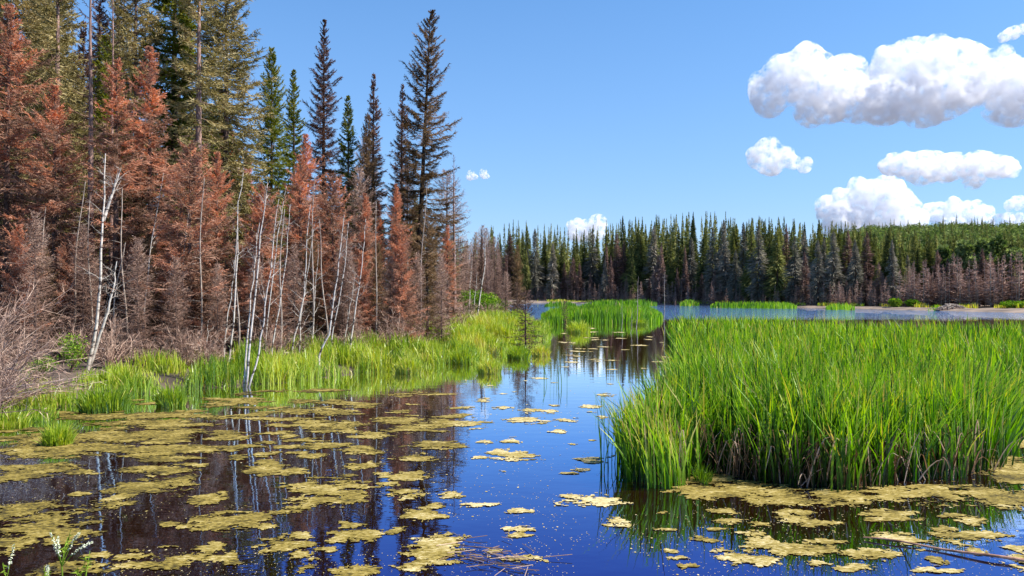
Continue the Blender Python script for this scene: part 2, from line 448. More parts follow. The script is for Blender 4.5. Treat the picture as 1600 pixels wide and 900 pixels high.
def ground_z(X, Y):
    X = np.asarray(X, float); Y = np.asarray(Y, float)
    ins = inside(X, Y, LAKE)
    d = dist_poly(X, Y, LAKE)
    d = d + (fbm(X * .35, Y * .35, 3) - .5) * 1.2 * smooth(0, 3, d)
    land = np.where(ins, -d, d)
    z = np.where(ins, -0.25 - 0.35 * smooth(0, 6, d), 0.38 * smooth(-.1, 2.5, d) + 0.012 * np.minimum(d, 120))
    z = z + np.where(ins, 0, (fbm(X * .2, Y * .2, 9) - .5) * .5 * smooth(1, 8, d))
    # near bank that carries the viewer
    nb = 1.75 - (np.clip(Y, 3.8, 9.2) - 3.8) * (1.95 / 5.4)
    nb = np.where(Y < 3.8, 1.75, nb)
    z = np.where((Y < 9.2), np.maximum(nb, -.4), z)
    # far mud flats stay low, the wooded hill rises behind them on the right
    far = (~ins) & (Y > 110)
    ang = X / np.maximum(Y, 1)
    hill = 64 * smooth(330, 960, Y) * smooth(.26, .47, ang) * (0.97 + .06 * vnoise(X * .004, Y * .004, 5))
    rise = 7 * smooth(200, 330, Y) * smooth(.3, .62, ang)
    hill = hill * (1 - .6 * smooth(1100, 2500, Y))
    z = np.where(far, np.minimum(z, .35 + .02 * d) + hill + rise, z)
    return z

def gz(x, y):
    return float(ground_z(np.array([x]), np.array([y]))[0])

def build_terrain():
    rr = 2.0 * 1.026 ** np.arange(0, 310)
    a = np.concatenate([np.arange(-180, -50, 6), np.arange(-50, 50, .3), np.arange(50, 181, 6)])
    A, Rr = np.meshgrid(np.radians(a), rr)
    X, Y = np.sin(A) * Rr, np.cos(A) * Rr
    Z = ground_z(X, Y)
    d = dist_poly(X, Y, LAKE)
    tone = smooth(110, 130, Y) * (1 - smooth(28, 45, d))
    nr, na = X.shape
    mb = MB()
    idx = np.arange(nr * na).reshape(nr, na)
    f = np.stack([idx[:-1, :-1], idx[1:, :-1], idx[1:, 1:], idx[:-1, 1:]], -1).reshape(-1, 4)[:, ::-1]
    mb.add(np.stack([X, Y, Z], -1).reshape(-1, 3), f, tone.reshape(-1))
    c = np.array([[0, 0, 1.75]]); ring = np.stack([X[0], Y[0], Z[0]], -1)
    n0 = len(ring)
    mb.add(np.concatenate([c, ring]), np.stack([np.zeros(n0 - 1, int), np.arange(2, n0 + 1), np.arange(1, n0)], 1), 0.0)
    tag(mb.build('ground', M['ground'], smooth_sh=True), kind='structure')
build_terrain()

def build_water():
    mb = MB()
    mb.add([(-60, 7, 0), (190, 7, 0), (190, 320, 0), (-60, 320, 0)], [[0, 1, 2, 3]])
    tag(mb.build('water', M['water']), kind='structure')
build_water()

# ---------------------------------------------------------------- conifers
def conifer(H, Rad, nb, tw, seed, base=.08, tlen=.4, tw_w=.035, droop=-.25, shape=.8, bare=0.0, sub=2, wood=True, gaps=.0, tone_lo=.2, tone_hi=.8, top_el=.6, ragged=.35):
    """returns (trunk MB, limb MB, foliage MB)"""
    g = rng(seed)
    trunk, limb, fol = MB(), MB(), MB()
    K = 12
    tz = np.linspace(0, 1, K)
    bend = np.cumsum(g.normal(0, .02, (K, 2)), axis=0) * H * .04
    path = np.stack([bend[:, 0], bend[:, 1], tz * H], 1)
    r0 = H * .0105 + .03
    trunk.tubes(path[None], (r0 * (1 - tz * .93) * np.where(tz < .02, 1.35, 1))[None], 9)
    t = base + (1 - base) * (1 - (1 - (np.arange(nb) + g.random(nb)) / nb) ** 1.0)
    t = np.clip(t + g.normal(0, .004, nb), base, .99)
    h = t * H
    az = np.arange(nb) * 2.39996 + g.normal(0, .5, nb)
    u = (t - base) / (1 - base)
    prof = (1 - u) ** shape * (0.55 + .45 * smooth(0, .18, u))
    sect = 1 + ragged * (vnoise(az * 1.2 + 5, h * .45, seed) - .5) * 2
    L = Rad * prof * sect * g.uniform(.65, 1.15, nb) + .05
    if gaps > 0:
        keep = vnoise(az * .9, h * .6, seed + 7) > gaps
        h, az, u, L, t = h[keep], az[keep], u[keep], L[keep], t[keep]; nb = len(h)
    el0 = droop + (top_el - droop) * smooth(.25, 1, u) + g.normal(0, .12, nb)
    cx = np.interp(t, tz, path[:, 0]); cy = np.interp(t, tz, path[:, 1])
    KB = 5
    s = np.linspace(0, 1, KB)
    dirh = np.stack([np.cos(az), np.sin(az), 0 * az], 1)
    sag = -0.28 + .45 * u
    zz = L[:, None] * (np.tan(el0)[:, None] * s + sag[:, None] * (s ** 1.5) * .6 + .22 * s ** 3)
    bp = np.stack([cx, cy, h], 1)[:, None, :] + dirh[:, None, :] * (L[:, None] * s)[:, :, None]
    bp[:, :, 2] += zz
    bp[:, 1:, :2] += g.normal(0, .03, (nb, KB - 1, 2)) * L[:, None, None]
    if wood:
        limb.tubes(bp, (0.006 + .011 * L[:, None]) * (1 - .85 * s)[None], 3, tone=g.uniform(.1, .6, nb))
    # twigs
    tn = g.random((nb, tw))
    si = .12 + .88 * tn ** .8
    j = np.minimum((si * (KB - 1)).astype(int), KB - 2); fr = si * (KB - 1) - j
    ii = np.arange(nb)[:, None]
    p0 = bp[ii, j] * (1 - fr[..., None]) + bp[ii, j + 1] * fr[..., None]
    tan = norm(bp[ii, j + 1] - bp[ii, j])
    lat = np.stack([-np.sin(az), np.cos(az), 0 * az], 1)[:, None, :] * np.where(g.random((nb, tw)) < .5, -1, 1)[..., None]
    up = np.array([0, 0, 1.0])
    a = g.uniform(.35, 1.25, (nb, tw))
    d = tan * np.cos(a)[..., None] + lat * np.sin(a)[..., None] + up * g.normal(-.12, .28, (nb, tw))[..., None]
    d = norm(d)
    tl = tlen * g.uniform(.5, 1.2, (nb, tw)) * (1.15 - .55 * si) * np.clip(L / (Rad * .5), .3, 1.15)[:, None]
    tip = p0 + d * tl[..., None]
    tip[..., 2] -= tl * .15
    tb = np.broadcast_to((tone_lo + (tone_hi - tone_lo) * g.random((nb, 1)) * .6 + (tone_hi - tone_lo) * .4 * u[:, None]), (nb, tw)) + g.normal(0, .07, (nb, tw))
    tb = np.clip(tb, 0, 1)
    p0, tip, d, tl, tb = (x.reshape(nb * tw, -1) for x in (p0, tip, d, tl, tb))
    tl = tl[:, 0]; tb = tb[:, 0]
    sd = norm(np.cross(d, norm(g.normal(0, 1, p0.shape) + np.array([0, 0, .8]))))
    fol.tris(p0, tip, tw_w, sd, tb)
    for k in range(sub):
        f = g.uniform(.2, .85, len(p0))[:, None]
        q0 = p0 * (1 - f) + tip * f
        dd = norm(d + norm(g.normal(0, 1, p0.shape)) * .9)
        q1 = q0 + dd * (tl * g.uniform(.35, .65, len(p0)))[:, None]
        sd2 = norm(np.cross(dd, g.normal(0, 1, p0.shape)))
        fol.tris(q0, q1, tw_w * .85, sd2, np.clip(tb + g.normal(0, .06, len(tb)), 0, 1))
    return trunk, limb, fol

PROTO = {}
def proto(key, mats, **kw):
    tr, li, fo = conifer(**kw)
    lo, hi = kw['H'], kw['Rad']
    PROTO[key] = dict(H=kw['H'], R=kw['Rad'], parts=[('trunk', tr.mesh('trunk', mats[0], True)), ('limbs', li.mesh('limbs', mats[1])), ('foliage', fo.mesh('foliage', mats[2]))])

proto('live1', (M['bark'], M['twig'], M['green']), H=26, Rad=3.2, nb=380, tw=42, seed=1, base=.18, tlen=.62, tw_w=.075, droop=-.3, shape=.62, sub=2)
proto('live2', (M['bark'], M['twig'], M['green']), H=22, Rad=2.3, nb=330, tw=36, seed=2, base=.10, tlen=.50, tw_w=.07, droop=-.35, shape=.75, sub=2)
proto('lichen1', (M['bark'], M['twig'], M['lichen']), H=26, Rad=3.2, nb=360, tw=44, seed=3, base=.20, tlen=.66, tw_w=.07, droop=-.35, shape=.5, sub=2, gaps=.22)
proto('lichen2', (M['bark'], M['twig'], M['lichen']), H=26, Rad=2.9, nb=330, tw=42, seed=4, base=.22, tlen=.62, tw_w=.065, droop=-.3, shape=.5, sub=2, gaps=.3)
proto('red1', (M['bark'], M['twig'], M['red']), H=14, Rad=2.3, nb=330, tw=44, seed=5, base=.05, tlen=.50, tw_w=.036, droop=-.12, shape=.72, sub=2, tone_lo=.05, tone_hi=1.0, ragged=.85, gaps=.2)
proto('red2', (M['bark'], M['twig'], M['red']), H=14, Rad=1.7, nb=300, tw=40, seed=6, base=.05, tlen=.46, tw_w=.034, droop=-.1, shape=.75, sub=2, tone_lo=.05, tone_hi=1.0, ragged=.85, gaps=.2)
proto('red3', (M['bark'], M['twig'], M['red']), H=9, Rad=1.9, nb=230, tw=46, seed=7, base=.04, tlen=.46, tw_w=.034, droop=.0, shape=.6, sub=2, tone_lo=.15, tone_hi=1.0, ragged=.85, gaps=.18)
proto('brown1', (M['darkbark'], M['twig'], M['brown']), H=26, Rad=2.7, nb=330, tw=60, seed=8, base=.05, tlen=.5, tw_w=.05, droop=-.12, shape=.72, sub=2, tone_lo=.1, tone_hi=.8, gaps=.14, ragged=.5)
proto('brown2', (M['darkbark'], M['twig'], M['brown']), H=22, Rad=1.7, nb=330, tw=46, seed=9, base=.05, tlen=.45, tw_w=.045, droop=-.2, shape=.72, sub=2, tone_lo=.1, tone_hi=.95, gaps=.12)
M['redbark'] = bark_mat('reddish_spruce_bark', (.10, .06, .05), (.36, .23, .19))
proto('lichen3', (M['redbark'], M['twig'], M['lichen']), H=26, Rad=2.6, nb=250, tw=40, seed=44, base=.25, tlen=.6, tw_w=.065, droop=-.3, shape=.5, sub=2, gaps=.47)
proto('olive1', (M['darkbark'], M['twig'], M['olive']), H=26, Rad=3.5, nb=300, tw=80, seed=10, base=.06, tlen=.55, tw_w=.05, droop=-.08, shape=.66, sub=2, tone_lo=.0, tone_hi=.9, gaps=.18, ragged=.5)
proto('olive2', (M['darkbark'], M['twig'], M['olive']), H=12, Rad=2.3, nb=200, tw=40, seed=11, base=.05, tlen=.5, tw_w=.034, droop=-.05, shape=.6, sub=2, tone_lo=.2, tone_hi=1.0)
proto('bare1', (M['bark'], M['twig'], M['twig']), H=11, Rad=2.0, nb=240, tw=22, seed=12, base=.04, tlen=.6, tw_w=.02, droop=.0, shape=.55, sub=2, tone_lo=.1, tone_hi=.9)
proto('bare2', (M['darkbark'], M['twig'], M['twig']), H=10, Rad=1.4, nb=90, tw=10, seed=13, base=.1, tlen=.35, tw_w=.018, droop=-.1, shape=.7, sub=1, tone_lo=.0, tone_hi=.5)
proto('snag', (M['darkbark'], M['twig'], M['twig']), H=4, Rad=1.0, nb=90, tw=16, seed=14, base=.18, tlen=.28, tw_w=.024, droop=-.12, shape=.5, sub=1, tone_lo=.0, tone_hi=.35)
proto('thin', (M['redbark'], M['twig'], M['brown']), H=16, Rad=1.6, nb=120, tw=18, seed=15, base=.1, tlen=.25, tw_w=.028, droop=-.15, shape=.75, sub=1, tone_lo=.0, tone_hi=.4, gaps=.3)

G_RNG = rng(99)
def place(key, x, Y, H, label, cat='tree', name='spruce_tree', group=None, width=1.0, lean=(0, 0), z=None, rot=None):
    p = PROTO[key]
    X = (x - 800) / FPX * Y
    z0 = gz(X, Y) - .08 if z is None else z
    e = empty(name, (X, Y, z0))
    s = H / p['H']
    w = width * s
    e.scale = (w, w, s)
    e.rotation_euler = (lean[1], lean[0], G_RNG.uniform(0, 6.28) if rot is None else rot)
    if lean != (0, 0):
        e.rotation_euler = (lean[1], lean[0], 0)
    tag(e, label, cat, group)
    for nm, me in p['parts']:
        o = obj(nm, me, e)
        if nm != 'trunk': o['kind'] = 'stuff'
    return e

def placet(key, x, Y, topy, label, **k):
    X = (x - 800) / FPX * Y
    H = CAMZ + (HOR - topy) * Y / FPX - gz(X, Y)
    return place(key, x, Y, H, label, **k)

def leftwhere(x):
    for lim, d in [(40, 'at the left edge'), (90, 'behind the swept brush'), (135, 'just left of the forked birch'), (190, 'behind the forked birch'), (240, 'right of the forked birch'),
                   (290, 'left of the bare reddish trunk'), (330, 'behind the bare reddish trunk'), (375, 'left of the birch clump'), (430, 'behind the birch clump'), (480, 'left of the purplish spire'),
                   (525, 'behind the purplish spire'), (560, 'behind the small green spruce'), (600, 'behind the narrow brown spire'), (640, 'left of the tallest spruce'), (680, 'right of the tallest spruce')]:
        if x < lim: return d
    return 'behind the thin bare spruce'
# feature trees of the left shore: key, x, distance, top row, width, label
feat = [
 ('brown1', 504, 62, 28, .95, 'dark purplish dead spruce spire rising left of the green spruce'),
 ('live2', 545, 58, 146, 1.0, 'small green spruce between the purple spire and the narrow brown one'),
 ('brown2', 582, 60, 112, 1.0, 'narrow brown dead spruce leaning slightly left of the two tallest trees'),
 ('olive2', 572, 57, 180, .55, 'short olive spruce tucked against the narrow brown spire'),
 ('brown2', 626, 64, 128, .95, 'slim dead spruce hugging the left side of the tallest spruce'),
 ('olive1', 648, 58, 12, 1.0, 'tallest ragged brown spruce standing clear against the sky'),
 ('thin', 710, 62, 240, 1.0, 'thin almost bare spruce alone at the right end of the tall row'),
 ('live1', 424, 56, 72, .8, 'dense green spruce at the right edge of the big stand'),
 ('live2', 459, 60, 105, .95, 'slender green spruce just right of the dense green one'),
 ('lichen1', 352, 50, -75, 1.15, 'big shaggy lichen-grey spruce with its top out of frame'),
 ('lichen3', 308, 44, -120, 1.1, 'tall spruce with long bare reddish trunk and ragged olive boughs'),
 ('live1', 272, 52, -130, 1.1, 'dark green spruce left of the bare reddish trunk'),
 ('lichen2', 214, 50, -120, .9, 'lichen-covered spruce above the narrow red tree'),
 ('lichen3', 90, 47, -140, 1.0, 'olive spruce near the left edge with pale trunk showing'),
 ('lichen2', 30, 50, -150, 1.1, 'olive spruce standing highest at the left edge'),
 ('thin', 142, 44, -110, .8, 'dark bare spruce pole beside the gap of sky'),
 ('thin', 174, 42, -60, .6, 'bare pinkish spruce pole right of the gap of sky'),
 ('red1', 10, 38, 5, 1.1, 'large rusty dead spruce at the left edge of the picture'),
 ('red1', 85, 37, 130, 1.05, 'broad rust-brown dead spruce left of the forked birch'),
 ('red2', 180, 37, 88, 1.2, 'tall narrow brick-red spruce behind the forked birch'),
 ('red2', 236, 39, 70, 1.1, 'tall rusty spruce right of the forked birch'),
 ('red3', 296, 36, 225, 1.1, 'bright orange-red dead spruce below the bare reddish trunk'),
 ('red1', 338, 38, 235, .95, 'orange-red spruce left of the birch clump in the water'),
 ('red3', 410, 38, 290, 1.0, 'faded red spruce behind the birch clump in the water'),
 ('red2', 470, 41, 240, 1.1, 'dull red spruce under the dark purplish spire'),
 ('red3', 520, 42, 275, .95, 'pinkish red spruce below the small green spruce'),
 ('red2', 570, 45, 300, 1.15, 'red-brown spruce under the narrow brown spire'),
 ('red2', 618, 47, 285, 1.0, 'rust-coloured spruce at the foot of the tallest spruce, left side'),
 ('olive2', 668, 46, 330, 1.05, 'brown broad spruce at the foot of the tallest spruce, right side'),
 ('bare1', 690, 44, 395, .8, 'low grey-brown dead spruce above the green grass hummocks'),
 ('red2', 700, 55, 350, 1.2, 'reddish spruce under the thin almost bare spruce'),
 ('bare1', 55, 32, 330, .9, 'grey-brown bare spruce behind the swept brush'),
 ('bare1', 130, 34, 350, .9, 'bare grey twiggy spruce just left of the forked birch'),
 ('bare1', 215, 33, 370, 1.0, 'bare twiggy spruce between the forked birch and the thin birches'),
 ('bare1', 275, 34, 400, 1.0, 'bare pinkish twiggy spruce above the shore grass'),
 ('bare1', 460, 37, 380, .8, 'bare brown spruce behind the leaning birches'),
 ('bare1', 545, 40, 390, .9, 'bare grey spruce right of the leaning birches'),
 ('bare1', 610, 42, 400, .9, 'bare brown spruce over the fallen log'),
 ('bare1', 340, 35, 410, .8, 'bare dark-stemmed spruce left of the birch clump'),
 ('bare1', 400, 37, 395, .9, 'bare brown spruce directly behind the birch clump'),
]
for i, x in enumerate([28, 70, 108, 150, 196, 232, 262, 300, 326, 362, 392, 426, 452, 486, 508, 536, 566, 590, 628, 652]):
    k = ['red3', 'olive2', 'red3', 'bare1'][i % 4]
    feat.append((k, x, 32.5 + (x - 28) * .015 + (i * 7 % 5) * .6, 350 + (i * 37 % 60), .85,
                 'low %s dead spruce in the front row %s' % ({'red3': 'rusty', 'olive2': 'brown', 'bare1': 'bare'}[k], leftwhere(x))))
for key, x, Y, ty, w, lab in feat:
    placet(key, x, Y, ty, lab, width=w)
for o in COL.objects:
    if o.get('label', '').startswith('tallest ragged'):
        o.rotation_euler = (0, R(3.0), 0)
# trees deeper in the left stand, seen only as mass between the others
g = rng(5)
kinds = ['red1', 'lichen1', 'live1', 'bare1', 'brown2', 'red2', 'lichen2']
for i in range(64):
    x = -60 + 760 * (i + g.random()) / 64
    Y = g.uniform(52, 95)
    k = kinds[g.integers(len(kinds))]
    top = (g.uniform(-80, 200) if x < 390 else g.uniform(270, 370)) if k[:3] not in ('red', 'bar') else g.uniform(200, 340)
    kl = {'red': 'red-brown', 'bar': 'bare grey', 'lic': 'olive', 'liv': 'dark green', 'bro': 'brown'}[k[:3]]
    where = leftwhere(x)
    placet(k, x, Y, top, '%s spruce deep in the stand %s' % (kl, where), group='%s spruces deep in the left stand' % kl, width=g.uniform(.85, 1.15))
# brown trees where the left shore recedes
for i in range(26):
    x = g.uniform(716, 812); Y = g.uniform(95, 225)
    if inside(np.array([(x - 800) / FPX * Y]), np.array([Y]), LAKE)[0]: x = 760
    k = ['brown2', 'bare1', 'bare1', 'thin', 'olive2'][g.integers(5)]
    placet(k, x, Y, g.uniform(352, 425), 'thin brown spruce on the receding left shore, %s' % ('left of the white birch' if x < 740 else 'behind the white birch' if x < 765 else 'by the green shrub' if x < 785 else 'over the bushy dead spruce'), group='brown spruces on the receding left shore', width=g.uniform(.6, .9))

# dead little spruces standing in or by the water
for x, by, ty, w, lab, k in [
  (821, 552, 440, 1.0, 'dead little spruce standing in the water, its reflection below', 'snag'),
  (888, 553, 505, .8, 'stunted grey dead spruce in the water among the lily specks', 'snag'),
  (790, 503, 428, 1.1, 'bushy dead brown spruce on the grass right of the green shrub', 'bare1'),
  (808, 508, 445, .9, 'slim dead spruce beside the bushy brown one', 'snag'),
  (775, 495, 440, .9, 'dark stemmed dead spruce left of the bushy brown one', 'snag'),
  (883, 508, 462, .9, 'dead spruce top poking over the cattail island', 'snag'),
  (680, 503, 440, .9, 'dark dead spruce at the end of the left stand above the grass', 'bare2'),
  (693, 537, 480, .4, 'short black dead stem in the grass hummocks', 'bare2'),
  (629, 532, 475, .4, 'thin dark dead sapling in the shore grass', 'bare2')]:
    Y = FPX * (CAMZ - .1) / (by - HOR)
    X = (x - 800) / FPX * Y
    H = (by - ty) * Y / FPX
    place(k, x, Y, H, lab, name='dead_spruce', z=min(gz(X, Y), 0) - .1 if gz(X, Y) < 0 else gz(X, Y) - .1, width=w)

# ---------------------------------------------------------------- far conifers
def far_conifer(seed, H, Rad, n, shape, tone_lo, tone_hi, base=.05, gaps=.15, w=.34, droop=-.3):
    g = rng(seed); mb = MB()
    K = 6; tz = np.linspace(0, 1, K)
    mb.tubes(np.stack([0 * tz, 0 * tz, tz * H], 1)[None], (.22 * (1 - .95 * tz))[None], 5, tone=.4, mat=1)
    u = g.random(n) ** 1.1
    t = base + (1 - base) * u
    az = g.uniform(0, 2 * pi, n)
    lump = .45 + 1.1 * vnoise(az * 1.1, t * H * .8, seed)
    prof = np.minimum(1, 1.25 * (1 - u) ** shape) * (.6 + .4 * smooth(0, .2, u))
    rad = Rad * prof * lump + .03
    keep = vnoise(az * 1.3, t * H * .5, seed + 5) > gaps
    u, t, az, rad = u[keep], t[keep], az[keep], rad[keep]; n = len(u)
    s = g.uniform(.05, .55, n)
    dh = np.stack([np.cos(az), np.sin(az), 0 * az], 1)
    el = droop + (.9 - droop) * smooth(.6, 1, u) + g.normal(0, .25, n)
    z0 = t * H
    p0 = dh * (rad * s)[:, None]; p0[:, 2] = z0
    p1 = dh * rad[:, None]; p1[:, 2] = z0 + rad * (1 - s) * np.tan(np.clip(el, -1, 1.1))
    p1[:, 2] = np.minimum(p1[:, 2], H * 1.0)
    sd = norm(np.cross(norm(p1 - p0), norm(g.normal(0, 1, (n, 3)) + np.array([0, 0, 1.2]))))
    tb = np.clip(tone_lo + (tone_hi - tone_lo) * (.55 * g.random(n) + .45 * vnoise(az * 1.5, t * H * .6, seed + 9)), 0, 1)
    mb.tris(p0, p1, w * g.uniform(.7, 1.3, n) * (1 - .5 * u), sd, tb)
    # leader
    return mb

FAR = {}
for k in range(5):
    FAR['g%d' % k] = (far_conifer(30 + k, 26, [3.3, 2.8, 3.7, 3.0, 2.5][k], 2600, [1.0, 1.1, .9, 1.05, 1.0][k], .0, 1.0), 'far_green', 26)
for k in range(3):
    FAR['y%d' % k] = (far_conifer(40 + k, 24, [2.7, 2.3, 3.0][k], 2200, .85, .1, 1.0, gaps=.25), 'far_grey', 24)
for k in range(3):
    FAR['b%d' % k] = (far_conifer(50 + k, 20, [2.1, 1.8, 2.4][k], 1900, .85, .1, 1.0, gaps=.2, w=.26, droop=-.1), 'far_brown', 20)
FARM = {k: v[0].mesh('far_spruce_' + v[1], [M[v[1]], M['bark']]) for k, v in FAR.items()}
LOWP = {k: far_conifer(60 + i, 26, 3.3, 760, 1.0, .3, 1.0, w=.6, gaps=.1) for i, k in enumerate(['a', 'b', 'c', 'd'])}

BASEX = [700, 840, 1050, 1200, 1400, 1600, 1760]
BASEY = [335, 305, 240, 206, 173, 157, 150]
TOPX = [700, 740, 800, 850, 900, 950, 1000, 1050, 1100, 1150, 1200, 1300, 1400, 1500, 1600, 1760]
TOPY = [372, 368, 352, 356, 366, 352, 346, 343, 338, 340, 346, 352, 366, 372, 372, 372]
def topline(x): return np.interp(x, TOPX, TOPY)
def descr(x):
    for lim, d in [(775, 'just right of the white birches'), (815, 'above the bushy dead spruce'), (845, 'above the dead little spruce'),
                   (890, 'behind the left end of the cattail island'), (945, 'under the small centre cloud'), (985, 'left of the tall dead pole'),
                   (1030, 'between the two dead poles'), (1060, 'right of the second dead pole'), (1105, 'above the small green tuft bank'),
                   (1175, 'above the left half of the long green strip'), (1250, 'above the right half of the long green strip'), (1290, 'between the two green strips'),
                   (1345, 'above the short green strip'), (1390, 'left of the yellow-green bushes'), (1440, 'behind the yellow-green bushes'),
                   (1475, 'just left of the beaver lodge'), (1515, 'behind the beaver lodge'), (1565, 'right of the beaver lodge')]:
        if x < lim: return d
    return 'by the green bush at right'
g = rng(77)
N1 = 183
for i in range(N1):
    row = i % 3
    x = 735 + (1745 - 735) * ((i // 3) + g.random()) / (N1 / 3)
    Y = np.interp(x, BASEX, BASEY) + row * 7 + g.uniform(0, 6) + (2 if row else 0)
    tl = topline(x)
    deadzone = smooth(1350, 1500, x)
    if row == 0:
        r = g.random()
        if r < .42 + .5 * deadzone: k = 'b%d' % g.integers(3); top = tl + (HOR + 14 - tl) * g.uniform(.22, .72)
        elif r < .78 + .15 * deadzone: k = 'y%d' % g.integers(3); top = tl + g.uniform(5, 60)
        else: k = 'g%d' % g.integers(5); top = tl + g.uniform(0, 40)
        if x > 1420: top = max(top, 402 + g.uniform(0, 30))
    elif row == 1:
        r = g.random()
        k = ('b%d' % g.integers(3)) if r < .15 + .65 * deadzone else ('y%d' % g.integers(3)) if r < .4 + .4 * deadzone else 'g%d' % g.integers(5)
        top = tl + g.uniform(-4, 34) + 14 * deadzone
    else:
        k = 'g%d' % g.integers(5); top = tl + g.uniform(-13, 26)
    X = (x - 800) / FPX * Y
    z = gz(X, Y) - .1
    H = CAMZ + (HOR - top) * Y / FPX - z
    v = FAR[k]
    o = obj('spruce_tree', FARM[k], None, (X, Y, z))
    s = H / v[2]
    wv = g.uniform(1.0, 1.6) * max(s, .55)
    o.scale = (wv, wv, s); o.rotation_euler = (0, 0, g.uniform(0, 6.28))
    cn = {'g': 'dark green', 'y': 'lichen-grey', 'b': 'brown dead'}[k[0]]
    hn = 'low' if (top - tl) > 60 else 'mid-height' if (top - tl) > 22 else 'tall' if (top - tl) > 3 else 'tallest'
    tag(o, '%s %s far shore spruce %s' % (hn, cn, descr(x)), 'tree', '%s spruces on the far shore' % cn)

# deeper rows of the far wood: one mass
mb = MB()
names = list(LOWP)
for i in range(620):
    x = g.uniform(690, 1780)
    Y = np.interp(x, BASEX, BASEY) + g.uniform(22, 75)
    X = (x - 800) / FPX * Y
    top = topline(x) + g.uniform(-10, 26)
    z = gz(X, Y)
    H = CAMZ + (HOR - top) * Y / FPX - z
    s = H / 26
    w = g.uniform(.8, 1.15)
    mb.merge(LOWP[names[g.integers(4)]], (X, Y, z), (w, w, s), g.uniform(0, 6.28), g.uniform(-.3, .15))
o = mb.build('distant_spruce_wood', [M['far_green'], M['bark']])
tag(o, 'mass of dark spruces deep behind the far shore trees', 'forest', kind='stuff')

# dead young growth along the foot of the far trees: one tangled mass
LOWB = [far_conifer(80 + i, 20, 2.6, 230, .8, .1, 1.0, w=.42, gaps=.2, droop=.1) for i in range(4)]
mb = MB()
for i in range(620):
    x = g.uniform(700, 1780)
    Y = np.interp(x, BASEX, BASEY) - 3 + g.uniform(0, 9)
    X = (x - 800) / FPX * Y
    s = g.uniform(.10, .34) * (1 + .9 * smooth(1350, 1480, x)) * (Y / 200) ** .3
    mb.merge(LOWB[g.integers(4)], (X, Y, gz(X, Y) - .1), (s * 1.2, s * 1.2, s), g.uniform(0, 6.28), g.uniform(-.2, .2))
o = mb.build('dead_sapling_thicket', [M['far_brown'], M['greybark']])
tag(o, 'grey-brown thicket of dead saplings along the foot of the far trees', 'thicket', kind='stuff')
# wooded hill
def leaf_blob(mb, c, r, n, g, size, tone, flat=.85):
    v = norm(g.normal(0, 1, (n, 3)))
    rr = g.uniform(.55, 1.0, n)[:, None]
    lump = 1 + .35 * (vnoise(v[:, 0] * 3 + 9 + c[0], v[:, 2] * 3 + 4, 3)[:, None] - .5) * 2
    p = np.array(c) + v * rr * lump * np.array(r)
    d = norm(g.normal(0, 1, (n, 3)) + v * .5)
    sd = norm(np.cross(d, g.normal(0, 1, (n, 3))))
    mb.tris(p, p + d * size, size * .8, sd, np.clip(tone + g.normal(0, .15, n), 0, 1))
mb = MB(); g = rng(21)
cnt = 0
while cnt < 3000:
    Y = g.uniform(300, 1050); ang = g.uniform(.18, .72); X = ang * Y
    z = gz(X, Y)
    if z < 4: cnt += 1; continue
    r = g.uniform(3.0, 5.0)
    H = g.uniform(9, 14)
    leaf_blob(mb, (X, Y, z + H * .6), (r, r, H * .5), 46, g, 1.9, g.uniform(.2, .9))
    cnt += 1
tag(mb.build('hillside_aspen_wood', M['aspen']), 'light green leafy wood covering the distant hill', 'forest', kind='stuff')
mb = MB()
for i in range(210):
    Y = g.uniform(330, 930); ang = g.uniform(.4, .72); X = ang * Y; z = gz(X, Y); q = g.uniform(.55, .8)
    mb.merge(LOWP[names[g.integers(4)]], (X, Y, z), (q, q, q * g.uniform(.95, 1.2)), g.uniform(0, 6.28), -.1)
tag(mb.build('hill_spruces', [M['far_green'], M['bark']]), 'dark pointed spruces dotted through the light green hill wood', 'forest', kind='stuff')

# light green round-crowned trees above the dead spruces at right
for x, Y, ty, r, lab in [(1502, 180, 372, 3.0, 'pale green round leafy tree above the brown spruces behind the lodge'),
                      (1545, 178, 366, 3.6, 'largest light green leafy tree near the right edge of the forest'),
                      (1590, 176, 372, 3.0, 'yellowish leafy tree at the right edge above the dead spruces'),
                      (1475, 184, 380, 2.6, 'small grey-green leafy tree left of the pale round one'),
                      (1520, 178, 392, 2.4, 'low leafy tree between the two round crowned trees')]:
    X = (x - 800) / FPX * Y; z = gz(X, Y); H = CAMZ + (HOR - ty) * Y / FPX - z
    e = empty('aspen_tree', (X, Y, z)); tag(e, lab, 'tree')
    t = MB(); tz = np.linspace(0, 1, 6)
    t.tubes(np.stack([.3 * np.sin(tz * 3), 0 * tz, tz * H * .85], 1)[None], (.22 * (1 - .8 * tz))[None], 6); t.build('trunk', M['greybark'], e)
    c = MB()
    for q in range(9):
        a = g.uniform(0, 6.28); rr = g.uniform(.1, .6) * r
        leaf_blob(c, (cos(a) * rr, sin(a) * rr, H * g.uniform(.55, .88)), (r * .5, r * .5, r * .5), 260, g, .75, g.uniform(.3, .8))
    c.build('crown', M['aspen'], e)['kind'] = 'stuff'

